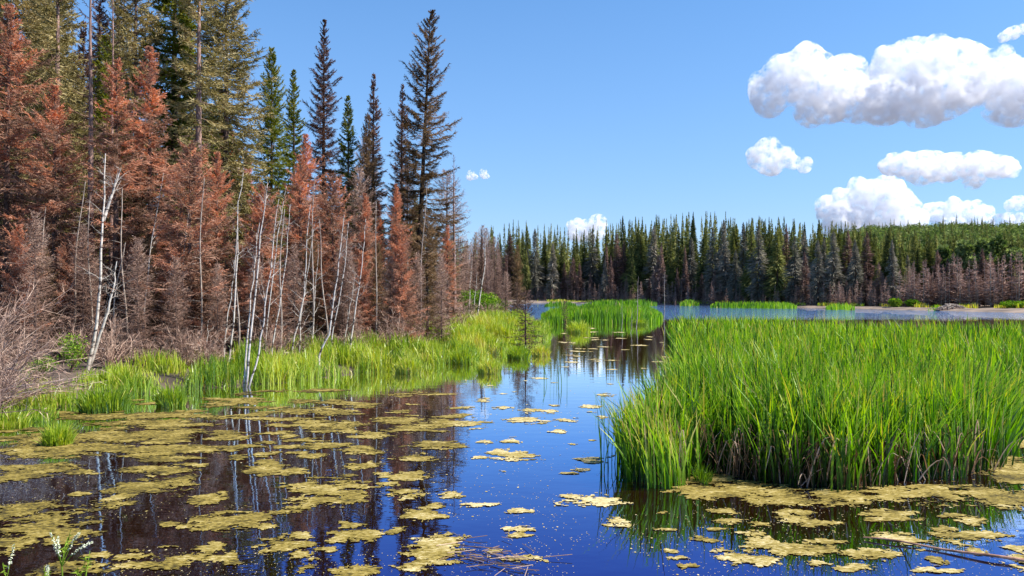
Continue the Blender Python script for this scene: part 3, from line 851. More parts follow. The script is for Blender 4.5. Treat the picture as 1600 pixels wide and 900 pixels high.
# ---------------------------------------------------------------- birches
def birch(paths, Y, label, rad=.055, seed=0, dead_base=True, nbr=12, group=None, cat='tree'):
    """paths: list of pixel polylines (x, y), base first; drawn at distance Y"""
    g = rng(500 + seed)
    x0, y0 = paths[0][0]
    b = P(x0, y0, Y)
    e = empty('birch_tree', tuple(b)); tag(e, label, cat, group)
    for q, pth in enumerate(paths):
        pts = np.array([P(x, y, Y) for x, y in pth]) - b
        dd = (q - (len(paths) - 1) / 2) * .10
        K = 14
        tt = np.linspace(0, 1, len(pts)); ti = np.linspace(0, 1, K)
        pp = np.stack([np.interp(ti, tt, pts[:, i]) for i in range(3)], 1)
        pp[1:-1] += g.normal(0, .018, (K - 2, 3)) * np.array([1, 1, .2])
        pp[:, 1] += dd * smooth(0, .2, ti) + .3 * (g.random() - .5) * ti
        r = rad * .8 * (1 - .75 * ti) * (1 if q == 0 else .82)
        mb = MB()
        mb.tubes(pp[None], r[None], 8)
        tone = np.repeat(np.where((ti < .07) & dead_base & (q < 3), .25, 1.0), 8)
        mb.t[-1] = tone
        mb.build('trunk', M['birch'], e, True)
        bb = MB()
        n = nbr
        s = g.uniform(.3, .97, n)
        p0 = np.stack([np.interp(s, ti, pp[:, i]) for i in range(3)], 1)
        az = g.uniform(0, 2 * pi, n); L = g.uniform(.4, 1.15, n) * (1.3 - s)
        d = np.stack([np.cos(az), np.sin(az), g.uniform(.5, 1.3, n)], 1); d = norm(d)
        ks = np.linspace(0, 1, 5)
        br = p0[:, None] + d[:, None] * (L[:, None] * ks)[..., None]
        br += np.cumsum(g.normal(0, .02, br.shape), axis=1)
        bb.tubes(br, (.010 * (1 - .75 * ks))[None], 4, tone=1.0)
        # fine twigs
        m = n * 5; ii = g.integers(0, n, m); kk = g.integers(1, 5, m)
        q0 = br[ii, kk]; dq = norm(d[ii] + g.normal(0, .7, (m, 3)))
        tw = q0[:, None] + dq[:, None] * (g.uniform(.15, .45, m)[:, None] * np.linspace(0, 1, 3))[..., None]
        bb.tubes(tw, (.005 * np.array([1, .8, .4]))[None], 3, tone=.6)
        bb.build('branches', M['birch'], e)['kind'] = 'stuff'
    return e

birch([[(137, 592), (140, 570), (155, 500), (160, 400), (163, 330), (165, 240)],
       [(140, 575), (158, 520), (172, 478), (180, 440), (184, 408)],
       [(161, 345), (170, 310), (178, 285), (186, 262)]], 30, 'forked white birch at far left with a crooked dark foot', rad=.10, seed=1, nbr=12)
birch([[(385, 606), (392, 545), (397, 480), (405, 400), (412, 330), (418, 285)],
       [(381, 606), (386, 540), (391, 470), (398, 400), (405, 340)],
       [(389, 606), (402, 560), (410, 500), (420, 430), (428, 350), (434, 310)]], 28.6, 'clump of slim birches rising out of the water with a dark sodden foot', rad=.06, seed=2, nbr=9)
bl = [
 ([(358, 566), (366, 500), (371, 400), (372, 330), (380, 270)], 32, 'tall pale birch just left of the clump in the water', .06),
 ([(350, 560), (356, 500), (366, 430), (372, 380)], 33, 'short thin birch stem at the left of the tall pale birch', .045),
 ([(224, 530), (230, 440), (242, 350), (256, 270)], 35, 'slim leaning birch among the red spruces', .05),
 ([(206, 520), (218, 450), (222, 400)], 36, 'faint thin birch left of the slim leaning one', .035),
 ([(425, 545), (438, 470), (447, 400), (452, 320)], 33, 'straight birch right of the clump in the water', .05),
 ([(416, 550), (420, 480), (430, 400), (440, 330), (447, 290)], 34, 'thin birch touching the right of the clump', .045),
 ([(458, 540), (474, 470), (480, 400), (486, 320)], 34, 'birch crossing the fallen log with a slight bend', .055),
 ([(469, 540), (472, 480), (482, 420), (492, 350)], 35, 'thin birch just right of the bent one by the log', .04),
 ([(489, 530), (492, 460), (496, 380)], 36, 'dark thin birch pole beyond the log', .035),
 ([(500, 548), (516, 520), (522, 460), (530, 400), (537, 335)], 33, 'birch leaning right from a dark foot in the grass', .065),
 ([(519, 530), (530, 470), (540, 400), (545, 345)], 35, 'slender birch behind the leaning dark-footed one', .045),
 ([(549, 525), (560, 460), (568, 400), (572, 342)], 36, 'birch leaning right, last bright one before the tallest spruce', .055),
 ([(540, 520), (548, 470), (556, 430)], 37, 'short birch stem left of the last bright leaning one', .035),
 ([(610, 508), (613, 480)], 44, 'pale snapped birch stub at the edge of the grass', .06),
 ([(322, 568), (326, 500)], 33, 'short pale bare stick standing at the grass edge', .04),
 ([(747, 485), (752, 450), (757, 420), (758, 390), (760, 370)], 70, 'white birch with forked bare top near the far gap', .10),
 ([(733, 482), (735, 440), (738, 405)], 74, 'thin white birch left of the one near the far gap', .07),
 ([(741, 478), (744, 445), (746, 425)], 80, 'short pale birch between the two near the far gap', .06),
]
for i, (pth, Y, lab, rd) in enumerate(bl):
    # carry each stem down to the ground where grass hides its foot
    x0, y0 = pth[0]; X = (x0 - 800) / FPX * Y
    yb = HOR + (CAMZ - gz(X, Y) + .05) * FPX / Y
    if yb > y0 + 1:
        pth = [(x0 - (yb - y0) * .08, yb)] + pth
    birch([pth], Y, lab, rad=rd, seed=10 + i, nbr=7 if len(pth) > 3 else 2, dead_base=(i in (9,)))

# thin pale dead trunks standing among the red spruces
g = rng(412)
for i, x in enumerate([62, 112, 142, 172, 197, 262, 283, 312, 372, 437, 487, 512, 556, 586, 640, 655]):
    Y = g.uniform(33, 37) + 8 * smooth(450, 650, x)
    X = (x - 800) / FPX * Y; z = gz(X, Y) - .05; H = g.uniform(4.5, 9.5)
    e = empty('dead_birch', (X, Y, z)); tag(e, 'slender pale dead trunk among the red spruces, %s' % leftwhere(x), 'dead tree', 'slender dead trunks among the red spruces')
    tz = np.linspace(0, 1, 10); ln = g.normal(.2, .35)
    pp = np.stack([ln * tz ** 1.3 + .06 * np.sin(tz * g.uniform(5, 9)), .05 * np.sin(tz * 7), H * tz], 1)
    m = MB(); m.tubes(pp[None], (.05 * (1 - .7 * tz))[None], 7); m.build('trunk', M['greybark'], e, True)
    n = 26; s = g.uniform(.15, .98, n); p0 = np.stack([np.interp(s, tz, pp[:, k]) for k in range(3)], 1)
    az = g.uniform(0, 6.28, n); d = norm(np.stack([np.cos(az), np.sin(az), g.uniform(-.2, .5, n)], 1)); L = g.uniform(.25, .9, n) * (1.2 - s)
    m = MB(); m.tubes(p0[:, None] + d[:, None] * (L[:, None] * np.linspace(0, 1, 4))[..., None] + np.cumsum(g.normal(0, .012, (n, 4, 3)), axis=1), (.011 * np.array([1, .8, .6, .3]))[None], 3)
    m.build('branches', M['greybark'], e)['kind'] = 'stuff'

# fallen pale log
mb = MB(); tz = np.linspace(0, 1, 12)
a, b = P(405, 540, 35), P(525, 541, 37)
pp = a[None] * (1 - tz[:, None]) + b[None] * tz[:, None]; pp[:, 2] = [gz(p[0], p[1]) + .32 for p in pp]; pp[:, 2] += .04 * np.sin(tz * 9)
mb.tubes(pp[None], (.10 * (1 - .5 * tz))[None], 8)
tag(mb.build('fallen_log', M['greybark'], smooth_sh=True), 'pale fallen log lying behind the grass under the birches', 'log')
mb = MB()
a, b = P(80, 580, 30), P(135, 590, 29)
pp = a[None] * (1 - tz[:, None]) + b[None] * tz[:, None]
mb.tubes(pp[None], (.16 * (1 - .2 * tz))[None], 8)
tag(mb.build('fallen_log', M['darkbark'], smooth_sh=True), 'dark rotten log lying at the foot of the forked birch', 'log')

# thin poles beyond the pond
def pole(x, by, ty, lab, r, lean=0, Y=None):
    Y = Y or FPX * (CAMZ - .0) / (by - HOR)
    a, b = P(x, by + 1, Y), P(x + lean, ty, Y)
    tz = np.linspace(0, 1, 8)
    e = empty('dead_pole', tuple(a)); tag(e, lab, 'dead tree')
    pp = (b - a)[None] * tz[:, None]; pp[:, 0] += .05 * np.sin(tz * 6)
    m = MB(); m.tubes(pp[None], (r * (1 - .75 * tz))[None], 6); m.build('trunk', M['greybark'], e, True)
    g = rng(int(x)); n = 14
    s = g.uniform(.3, .95, n); p0 = np.stack([np.interp(s, tz, pp[:, i]) for i in range(3)], 1)
    az = g.uniform(0, 6.28, n); d = np.stack([np.cos(az), np.sin(az), g.uniform(-.3, .4, n)], 1)
    L = (b - a)[2] * .09 * g.uniform(.4, 1, n)
    m = MB(); m.tubes(p0[:, None] + d[:, None] * (L[:, None] * np.linspace(0, 1, 3))[..., None], (r * .25 * np.array([1, .7, .3]))[None], 3); m.build('branches', M['greybark'], e)['kind'] = 'stuff'
pole(994, 512, 432, 'tall thin dead pole rising in front of the cattail island', .055, 4)
pole(1037, 500, 425, 'bare dead pole at the right end of the cattail island', .06, 2)
pole(971, 515, 468, 'short dead stick left of the tall pole', .03, 2)
pole(985, 520, 480, 'leaning thin dead twig beside the tall pole', .03, 4)

# ---------------------------------------------------------------- bare brush and shrubs
def bare_shrub(X, Y, H, spread, n, seed, label, lean=(0, 0), group=None, mat='twig', z=None, w=.012, name='bare_shrub'):
    g = rng(900 + seed); z = gz(X, Y) - .05 if z is None else z
    e = empty(name, (X, Y, z)); tag(e, label, 'shrub', group)
    K = 6; s = np.linspace(0, 1, K)
    az = g.uniform(0, 2 * pi, n); el = g.uniform(.5, 1.5, n)
    d = np.stack([np.cos(az) * np.cos(el) * spread, np.sin(az) * np.cos(el) * spread, np.sin(el)], 1)
    L = H * g.uniform(.5, 1.05, n)
    st = d[:, None] * (L[:, None] * s)[..., None]
    st[..., 0] += lean[0] * s ** 1.5 * L[:, None]; st[..., 1] += lean[1] * s ** 1.5 * L[:, None]
    st[..., 2] -= (abs(lean[0]) * .75) * s ** 2 * L[:, None] * .6
    st += np.cumsum(g.normal(0, .018, st.shape), axis=1) * H
    st[:, 0, :] *= .3
    st[..., 2] = np.maximum(st[..., 2], .02)
    m = MB(); m.tubes(st, (w * 1.2 * (1 - .7 * s))[None], 4, tone=g.uniform(.2, .9, n)); m.build('stems', M[mat], e)['kind'] = 'stuff'
    t = MB(); q0, dq = st.reshape(-1, 3), None
    tw = n * 26
    ii = g.integers(0, n, tw); kk = g.integers(1, K - 1, tw); f = g.random(tw)[:, None]
    q0 = st[ii, kk] * (1 - f) + st[ii, kk + 1] * f
    td = norm(st[ii, kk + 1] - st[ii, kk]); dq = norm(td + g.normal(0, .55, (tw, 3)))
    tl = H * g.uniform(.08, .28, tw)
    q1 = q0 + dq * tl[:, None]
    sd = norm(np.cross(dq, g.normal(0, 1, (tw, 3))))
    t.tris(q0, q1, w * 1.1, sd, g.uniform(.1, 1, tw))
    q2 = q0 * .5 + q1 * .5; d2 = norm(dq + g.normal(0, .6, (tw, 3)))
    t.tris(q2, q2 + d2 * (tl * .5)[:, None], w * .8, norm(np.cross(d2, g.normal(0, 1, (tw, 3)))), g.uniform(.1, 1, tw))
    t.build('twigs', M[mat], e)['kind'] = 'stuff'

bare_shrub(-14.6, 21.8, 2.5, .9, 45, 1, 'mass of swept grey-brown brush leaning in from the left edge', lean=(.35, -.1))
bare_shrub(-16.4, 23.5, 3.6, .8, 50, 2, 'taller tangled bare brush behind the swept brush at the left edge', lean=(.3, -.05))
bare_shrub(-14.6, 20.8, 2.6, 1.0, 45, 3, 'low bleached brush hanging over the water at the left edge', lean=(.75, -.2))
bare_shrub(-18.0, 25.0, 4.2, .9, 50, 30, 'leafless brush filling the left edge beneath the rusty spruce', lean=(.2, 0))
g = rng(31)
spots = [(170, 31), (235, 31), (290, 31.5), (330, 32), (430, 34), (480, 36), (530, 38), (575, 39), (620, 41), (655, 43), (120, 32.5), (205, 34), (260, 35), (505, 36), (555, 38), (600, 40), (640, 44), (685, 50), (715, 55), (725, 66), (705, 62), (735, 75), (765, 80)]
for i, (x, Y) in enumerate(spots):
    bare_shrub((x - 800) / FPX * Y, Y, g.uniform(1.1, 2.2) * (1 if x < 690 else 1.3), .9, 42, 40 + i, 'leafless brown brush under the dead spruces, %s' % leftwhere(x), group='leafless brush under the spruces', w=.014 if x < 690 else .02)

def leafy_shrub(X, Y, r, h, n, seed, label, size=.09, mat='shrub', z=None):
    g = rng(1200 + seed); z = gz(X, Y) if z is None else z
    e = empty('leafy_shrub', (X, Y, z)); tag(e, label, 'shrub')
    K = 5; s = np.linspace(0, 1, K); k = 16
    az = g.uniform(0, 6.28, k); d = np.stack([np.cos(az) * r * .8, np.sin(az) * r * .8, h * g.uniform(.6, 1, k)], 1)
    m = MB(); m.tubes(d[:, None] * s[None, :, None] ** np.array([1.3, 1.3, .9]), (.02 * (1 - .7 * s))[None], 4); m.build('stems', M['twig'], e)['kind'] = 'stuff'
    c = MB()
    for q in range(8):
        a = g.uniform(0, 6.28); rr = g.uniform(0, .6) * r
        leaf_blob(c, (cos(a) * rr, sin(a) * rr, h * g.uniform(.35, .75)), (r * .5, r * .5, h * .3), n // 8, g, size, g.uniform(.3, .8))
    c.build('leaves', M[mat], e)['kind'] = 'stuff'
leafy_shrub(*[(752 - 800) / FPX * 85, 85], 3.0, 3.4, 2600, 1, 'light green leafy shrub behind the grass near the white birches', .22)
leafy_shrub(*[(770 - 800) / FPX * 92, 92], 2.4, 2.6, 1800, 2, 'smaller pale leafy shrub beside the bushy dead spruce', .22)
leafy_shrub(*[(112 - 800) / FPX * 29.5, 29.5], .9, 1.5, 900, 3, 'green sapling leaves between the dark trunks left of the forked birch', .08)
leafy_shrub(*[(60 - 800) / FPX * 27, 27], .8, .9, 700, 6, 'low leafy bush under the swept brush', .08)
leafy_shrub(*[(1590 - 800) / FPX * 150, 150], 3.0, 1.9, 1200, 4, 'round green bush on the far mud at the right edge', .4, z=.1)
leafy_shrub(*[(1398 - 800) / FPX * 168, 168], 1.9, 1.9, 1100, 5, 'yellow-green bush in the shade under the far spruces', .5)
leafy_shrub(*[(1424 - 800) / FPX * 167, 167], 1.6, 1.5, 900, 7, 'second yellow-green bush nearer the beaver lodge', .5)

# ---------------------------------------------------------------- grass and cattails
def blades(mb, X, Y, z, H, w, tone, g, lean=.25, K=4, az=None, curl=.5, mat=0):
    n = len(X)
    az = g.uniform(0, 2 * pi, n) if az is None else az
    s = np.linspace(0, 1, K)
    ln = np.abs(g.normal(0, lean, n)) * H
    dx, dy = np.cos(az), np.sin(az)
    hs = s[None, :] ** (1.4 + curl)
    pts = np.stack([X[:, None] + dx[:, None] * ln[:, None] * hs, Y[:, None] + dy[:, None] * ln[:, None] * hs,
                    z[:, None] + H[:, None] * (s[None, :] - .12 * (ln / H)[:, None] * s[None, :] ** 3)], -1)
    wid = np.outer(w, np.interp(s, [0, .5, .8, 1], [.8, 1, .7, .08]))
    a2 = g.uniform(0, pi, n)
    side = np.stack([np.cos(a2), np.sin(a2), 0 * a2], 1)
    mb.ribbons(pts, wid, side, tone, mat)

def fill(poly, dens, g, spacing_noise=None):
    p = np.array(poly); lo, hi = p.min(0), p.max(0)
    n = int(dens * (hi[0] - lo[0]) * (hi[1] - lo[1]))
    X = g.uniform(lo[0], hi[0], n); Y = g.uniform(lo[1], hi[1], n)
    k = inside(X, Y, poly)
    return X[k], Y[k]

BED = [W(992, 752), W(1010, 766), W(1060, 764), W(1085, 742), W(1130, 734), W(1180, 752), W(1250, 760), W(1330, 768), W(1420, 752), W(1500, 748), W(1555, 734),
       (11.0, 17.0), (13.2, 20.0), (19, 23), (44, 30), (44, 38), (30, 43), (22, 54), (15.5, 64), (12, 60), (10.5, 50), (6.9, 32), (3.3, 18.5), (2.25, 15.6)]
def cattail_bed():
    g = rng(8); mb = MB()
    for (y0, y1, dens, w, K) in [(12, 20, 275, .036, 5), (20, 30, 96, .054, 4), (30, 45, 38, .085, 3), (45, 66, 20, .12, 3)]:
        X, Y = fill(BED, dens, g)
        k = (Y >= y0) & (Y < y1) & (X < .72 * Y + 2)
        X, Y = X[k], Y[k]
        # gather leaves in fans
        cs = .22
        cx = (np.floor(X / cs) + .5) * cs; cy = (np.floor(Y / cs) + .5) * cs
        jx = _hash(np.floor(X / cs), np.floor(Y / cs), 5) - .5; jy = _hash(np.floor(X / cs), np.floor(Y / cs), 6) - .5
        Xb = cx + jx * cs * 1.0 + g.normal(0, .05, len(X)); Yb = cy + jy * cs * 1.0 + g.normal(0, .05, len(X))
        d = dist_poly(Xb, Yb, BED)
        sparse = vnoise(Xb * .9, Yb * .9, 4)
        kk = (g.random(len(Xb)) < .35 + .8 * sparse)
        Xb, Yb, d = Xb[kk], Yb[kk], d[kk]
        n = len(Xb)
        H = (1.82 + .35 * (fbm(Xb * .35, Yb * .35, 11) - .5) * 2 + g.normal(0, .2, n)) * (0.80 + .20 * smooth(0, .7, d))
        H *= np.where(g.random(n) < .5, g.uniform(.55, 1, n), 1)
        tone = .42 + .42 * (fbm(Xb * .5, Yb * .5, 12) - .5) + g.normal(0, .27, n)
        edge = (Xb < 3.4) & (Yb < 15.6)
        tone = tone + np.where(edge, .22, 0)  # sunlit left corner of the bed painted in as brighter leaf tone
        tone = np.where(g.random(n) < .015, .93, tone)
        # leaves at the rim lean outward
        azr = g.uniform(0, 2 * pi, n)
        right = smooth(8.5, 11.5, Xb) * (Yb < 22)
        azr = np.where(g.random(n) < right * .8, g.normal(0, .5, n), azr)
        azr = np.where((d < .5) & (Xb < 3.2) & (g.random(n) < .6), g.normal(pi, .6, n), azr)
        ln = .13 + .10 * right
        blades(mb, Xb, Yb, np.full(n, -.1), np.clip(H, .4, 2.6), np.full(n, w) * g.uniform(.7, 1.2, n), np.clip(tone[:, None] + (-.36 + .64 * np.linspace(0, 1, K) ** 1.2)[None, :], 0, .97), g, lean=.27, K=K, az=azr)  # darker leaf sheaths, with waterline shade and sunlit tips also put into the tone
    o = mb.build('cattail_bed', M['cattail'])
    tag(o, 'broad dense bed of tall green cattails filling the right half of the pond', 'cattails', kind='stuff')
    # dry leaves bent over at the front rim
    mb = MB()
    n = 650
    t = g.random(n)
    rim = np.array([W(1020, 762), W(1090, 744), W(1180, 752), W(1250, 760), W(1330, 768), W(1420, 752), W(1500, 748), W(1555, 736)])
    seg = np.linspace(0, 1, len(rim))
    cl = (np.floor(t * 34) + .5) / 34 + g.normal(0, .006, n)
    X = np.interp(cl, seg, rim[:, 0]) + g.normal(0, .08, n); Y = np.interp(cl, seg, rim[:, 1]) + np.abs(g.normal(0, .35, n)) + .05
    H = g.uniform(.3, 1.05, n)
    wts = .35 + .65 * vnoise(cl * 30, cl * 0, 3)
    k = g.random(n) < wts
    X, Y, H = X[k], Y[k], H[k]; n = len(X)
    az = g.uniform(0, 6.28, n)
    s = np.linspace(0, 1, 6); L = g.uniform(.15, .6, n)
    arch = np.sin(np.minimum(s * g.uniform(.6, 1.25, n)[:, None], 1.1) * pi * .8)
    pts = np.stack([X[:, None] + np.cos(az)[:, None] * L[:, None] * s, Y[:, None] + np.sin(az)[:, None] * L[:, None] * s, H[:, None] * arch], -1)
    pts[..., 2] = np.maximum(pts[..., 2], .005)
    a2 = g.uniform(0, pi, n)
    mb.ribbons(pts, np.outer(g.uniform(.012, .03, n), [1, 1, .9, .8, .6, .2]), np.stack([np.cos(a2), np.sin(a2), 0 * a2], 1), g.random(n))
    tag(mb.build('dead_cattail_leaves', M['deadleaf']), 'dry tan cattail leaves bent over along the front rim of the bed', 'dead leaves', kind='stuff')
cattail_bed()

def patch(poly, dens, H, w, label, seed, tone=.5, name='cattail_patch', mat='cattail', zoff=-.1, lean=.12, land=False, K=3, cat='cattails', noise=.35):
    g = rng(seed); mb = MB()
    X, Y = fill(poly, dens, g)
    n = len(X)
    if n == 0: return
    keep = vnoise(X * noise * 2, Y * noise * 2, seed) > .12
    X, Y = X[keep], Y[keep]; n = len(X)
    d = dist_poly(X, Y, poly)
    z = ground_z(X, Y) - .03 if land else np.full(n, zoff)
    if land: z = np.maximum(z, -.1)
    Hh = H * (.55 + .75 * fbm(X * noise, Y * noise, seed + 1)) * g.uniform(.75, 1.15, n) * (.55 + .45 * smooth(0, max(1, 1.2 * H), d))
    tn = np.clip(tone + .7 * (fbm(X * noise, Y * noise, seed + 2) - .5) + g.normal(0, .1, n), 0, 1)
    tn = np.where(g.random(n) < .04, .97, tn)
    blades(mb, X, Y, z, Hh, np.full(n, w) * g.uniform(.7, 1.3, n), tn, g, lean=lean, K=K)
    tag(mb.build(name, M[mat]), label, cat, kind='stuff')

patch([W(848, 508), W(900, 507), W(960, 506), W(1010, 506), W(1030, 503), W(1037, 498), W(1025, 490), W(950, 487), W(870, 489), W(845, 496)], 14, 1.6, .12,
      'low island of green cattails out in the pond before the far trees', 301, .5)
patch([W(905, 480), W(960, 479.5), W(1010, 479.5), W(1030, 478), W(1000, 477), W(930, 477)], 1.4, 2.0, .3, 'thin pale green reed strip behind the cattail island', 302, .62, noise=.08)
patch([W(850, 480), W(900, 480), W(900, 477.5), W(855, 477.5)], 1.4, 1.6, .3, 'short green reed strip left behind the cattail island', 309, .5, noise=.08)
patch([W(1062, 478.5), W(1092, 478.5), W(1092, 476), W(1062, 476)], 2.0, 1.8, .3, 'small green tuft bank at the middle of the far shore', 303, .6, noise=.08)
patch([W(1110, 481.5), W(1245, 483), W(1245, 480), W(1110, 479)], 1.6, 1.5, .3, 'long low green strip along the far shore', 304, .6, noise=.1)
patch([W(1290, 484.5), W(1335, 485), W(1335, 482), W(1290, 482)], 2.6, 1.5, .25, 'short green strip on the far shore behind the cattail bed', 305, .62)
patch([W(1450, 485.5), W(1475, 485.5), W(1475, 483), W(1450, 483)], 2.6, 1.2, .25, 'little green tuft left of the beaver lodge', 306, .6)

def shore_strip(x0, x1, dens, label, seed, tone):
    g = rng(seed); n = int(dens * (x1 - x0)); x = g.uniform(x0, x1, n)
    y = np.interp(x, [840, 1050, 1200, 1400, 1600, 1750], [472.4, 474.9, 478.2, 482.4, 486, 489]) + g.uniform(-.7, .5, n)
    Y = FPX * CAMZ / (y - HOR); X = (x - 800) / FPX * Y
    keep = vnoise(x * .06, x * 0, seed) > .3
    X, Y, x = X[keep], Y[keep], x[keep]; n = len(X)
    mb = MB()
    blades(mb, X, Y, np.maximum(ground_z(X, Y), -.1) - .03, g.uniform(.3, 1.0, n) * (.4 + vnoise(x * .09, x * 0, seed + 1)), np.full(n, .22), np.clip(tone + g.normal(0, .15, n), 0, 1), g, lean=.25, K=3)
    tag(mb.build('shore_sedge', M['grass']), label, 'sedge', kind='stuff')
shore_strip(840, 1350, 9, 'low straw and green sedge along the foot of the far trees', 810, .78)
shore_strip(1350, 1700, 6, 'thin dry sedge scattered on the mud around the beaver lodge', 820, .88)

# shore grass of the left bank
def shore_grass():
    g = rng(66)
    shore = LAKE[4:18]
    band = [W(0, 664), W(60, 649), W(150, 632), W(230, 619), W(300, 610), W(380, 605), W(450, 600), W(520, 590), W(560, 585), W(620, 581), W(680, 573), W(740, 565), W(790, 551), W(838, 538),
            (3.3, 62), (2.4, 82), (-1, 90), (-5, 72), (-6.6, 57), (-7.0, 47), (-8.8, 41), (-10.4, 37), (-11.8, 34.5), (-13.6, 32), (-14.6, 30), (-15.3, 28), (-15.3, 24.5), (-14.8, 21)]
    mb = MB()
    X, Y = fill(band, 165, g)
    clump = fbm(X * .8, Y * .8, 71, 3)
    d = dist_poly(X, Y, shore, closed=False)
    keep = (g.random(len(X)) < (.16 + smooth(.40, .60, clump) * 1.4) * (1.1 - .65 * smooth(2.5, 7, d)) * (.5 + 14 / Y))
    X, Y, clump, d = X[keep], Y[keep], clump[keep], d[keep]
    n = len(X)
    z = np.maximum(ground_z(X, Y), -.08) - .02
    H = (.30 + 1.0 * smooth(.38, .72, clump)) * g.uniform(.6, 1.15, n) * (.9 + .2 * smooth(38, 50, Y))
    H *= np.where(X < -12, .75, 1)
    tn = .56 + .9 * (fbm(X * .55, Y * .55, 72) - .5) + g.normal(0, .1, n) + .10 * smooth(34, 46, Y)
    tn = np.where(g.random(n) < .05, .97, tn)
    blades(mb, X, Y, z, H, (.014 + .0006 * Y) * g.uniform(.7, 1.3, n), np.clip(tn, 0, 1), g, lean=.3, K=4)
    tag(mb.build('shore_grass', M['grass']), 'bright yellow-green marsh grass along the left bank below the dead spruces', 'grass', kind='stuff')
    print('grass blades', n)
shore_grass()

# single grass tussocks that stand out
def tussock(x, y, r, H, n, label, seed, tone=.5, w=.02, mat='grass', lean=.35):
    g = rng(seed); X0, Y0 = W(x, y)
    mb = MB()
    a = g.uniform(0, 6.28, n); rr = r * np.sqrt(g.random(n))
    X = rr * np.cos(a); Y = rr * np.sin(a)
    Hh = H * (1 - .5 * (rr / r) ** 2) * g.uniform(.6, 1.1, n)
    az = a + g.normal(0, .6, n)
    blades(mb, X, Y, np.full(n, -.05), Hh, np.full(n, w) * g.uniform(.6, 1.2, n), np.clip(tone + g.normal(0, .14, n), 0, 1), g, lean=lean, K=5, az=az)
    o = mb.build('grass_tussock', M[mat]); o.location = (X0, Y0, 0)
    tag(o, label, 'grass tussock')
tus = [(92, 694, .30, .62, 420, 'small bright tussock alone in the algae at lower left', .6),
       (268, 634, .40, .80, 520, 'tussock jutting from the bank left of the birch clump', .5),
       (165, 640, .70, .85, 900, 'wide tussock on the water below the forked birch', .45),
       (15, 668, .5, .6, 500, 'yellowish tussock at the left edge of the water', .65),
       (205, 612, .55, .8, 700, 'dark green tussock where the bank bends under the red spruces', .35),
       (60, 655, .5, .5, 350, 'low thin tussock in front of the swept brush', .55),
       (700, 553, .8, 1.25, 900, 'dark rounded tussock among the grass hummocks', .12),
       (615, 577, .7, 1.0, 800, 'deep green tussock at the water line left of the hummocks', .3),
       (640, 583, .6, .9, 600, 'yellow tussock in the water below the hummocks', .72),
       (765, 583, .5, .8, 450, 'reddish-footed tussock at the tip of the bank', .75),
       (725, 568, .6, 1.0, 600, 'light tussock left of the bank tip', .6),
       (810, 560, .6, .9, 450, 'green tussock beside the dead little spruce', .5),
       (845, 556, .5, .8, 300, 'ochre tussock right of the dead little spruce', .8),
       (520, 578, .5, .8, 500, 'dark tussock beside the leaning birch foot', .2),
       (1000, 508, 1.0, 1.0, 400, 'small tussock in front of the cattail island', .5),
       (905, 520, 1.0, 1.3, 400, 'pale tussock below the left end of the cattail island', .7)]
for i, (x, y, r, H, n, lab, tn) in enumerate(tus):
    tussock(x, y, r, H, n, lab, 2000 + i, tn, w=.018 + .0005 * W(x, y)[1])

# sparse emergent reeds
def reeds(x, y, n, spread, H, label, seed, w=.018, tone=.4, cat='reeds'):
    g = rng(seed); X0, Y0 = W(x, y); mb = MB()
    X = g.normal(0, spread, n); Y = g.normal(0, spread * 1.4, n)
    blades(mb, X, Y, np.full(n, -.05), H * g.uniform(.5, 1.1, n), np.full(n, w), np.clip(tone + g.normal(0, .15, n), 0, 1), g, lean=.15, K=5)
    o = mb.build('reed_cluster', M['cattail']); o.location = (X0, Y0, 0); tag(o, label, cat)
reeds(962, 722, 26, .18, 1.25, 'sparse dark reeds standing in the water at the left corner of the cattail bed', 31)
reeds(975, 742, 30, .2, 1.5, 'thin upright reeds just inside the left corner of the cattail bed', 32)
reeds(866, 600, 14, .25, 1.0, 'few thin reeds alone in the light blue water', 33)
reeds(940, 640, 8, .15, .7, 'pair of thin reeds at the left edge of the far bed', 34)
tussock(1097, 752, .16, .42, 200, 'low sedge tuft in the notch of the cattail bed', 3001, .3, w=.012)

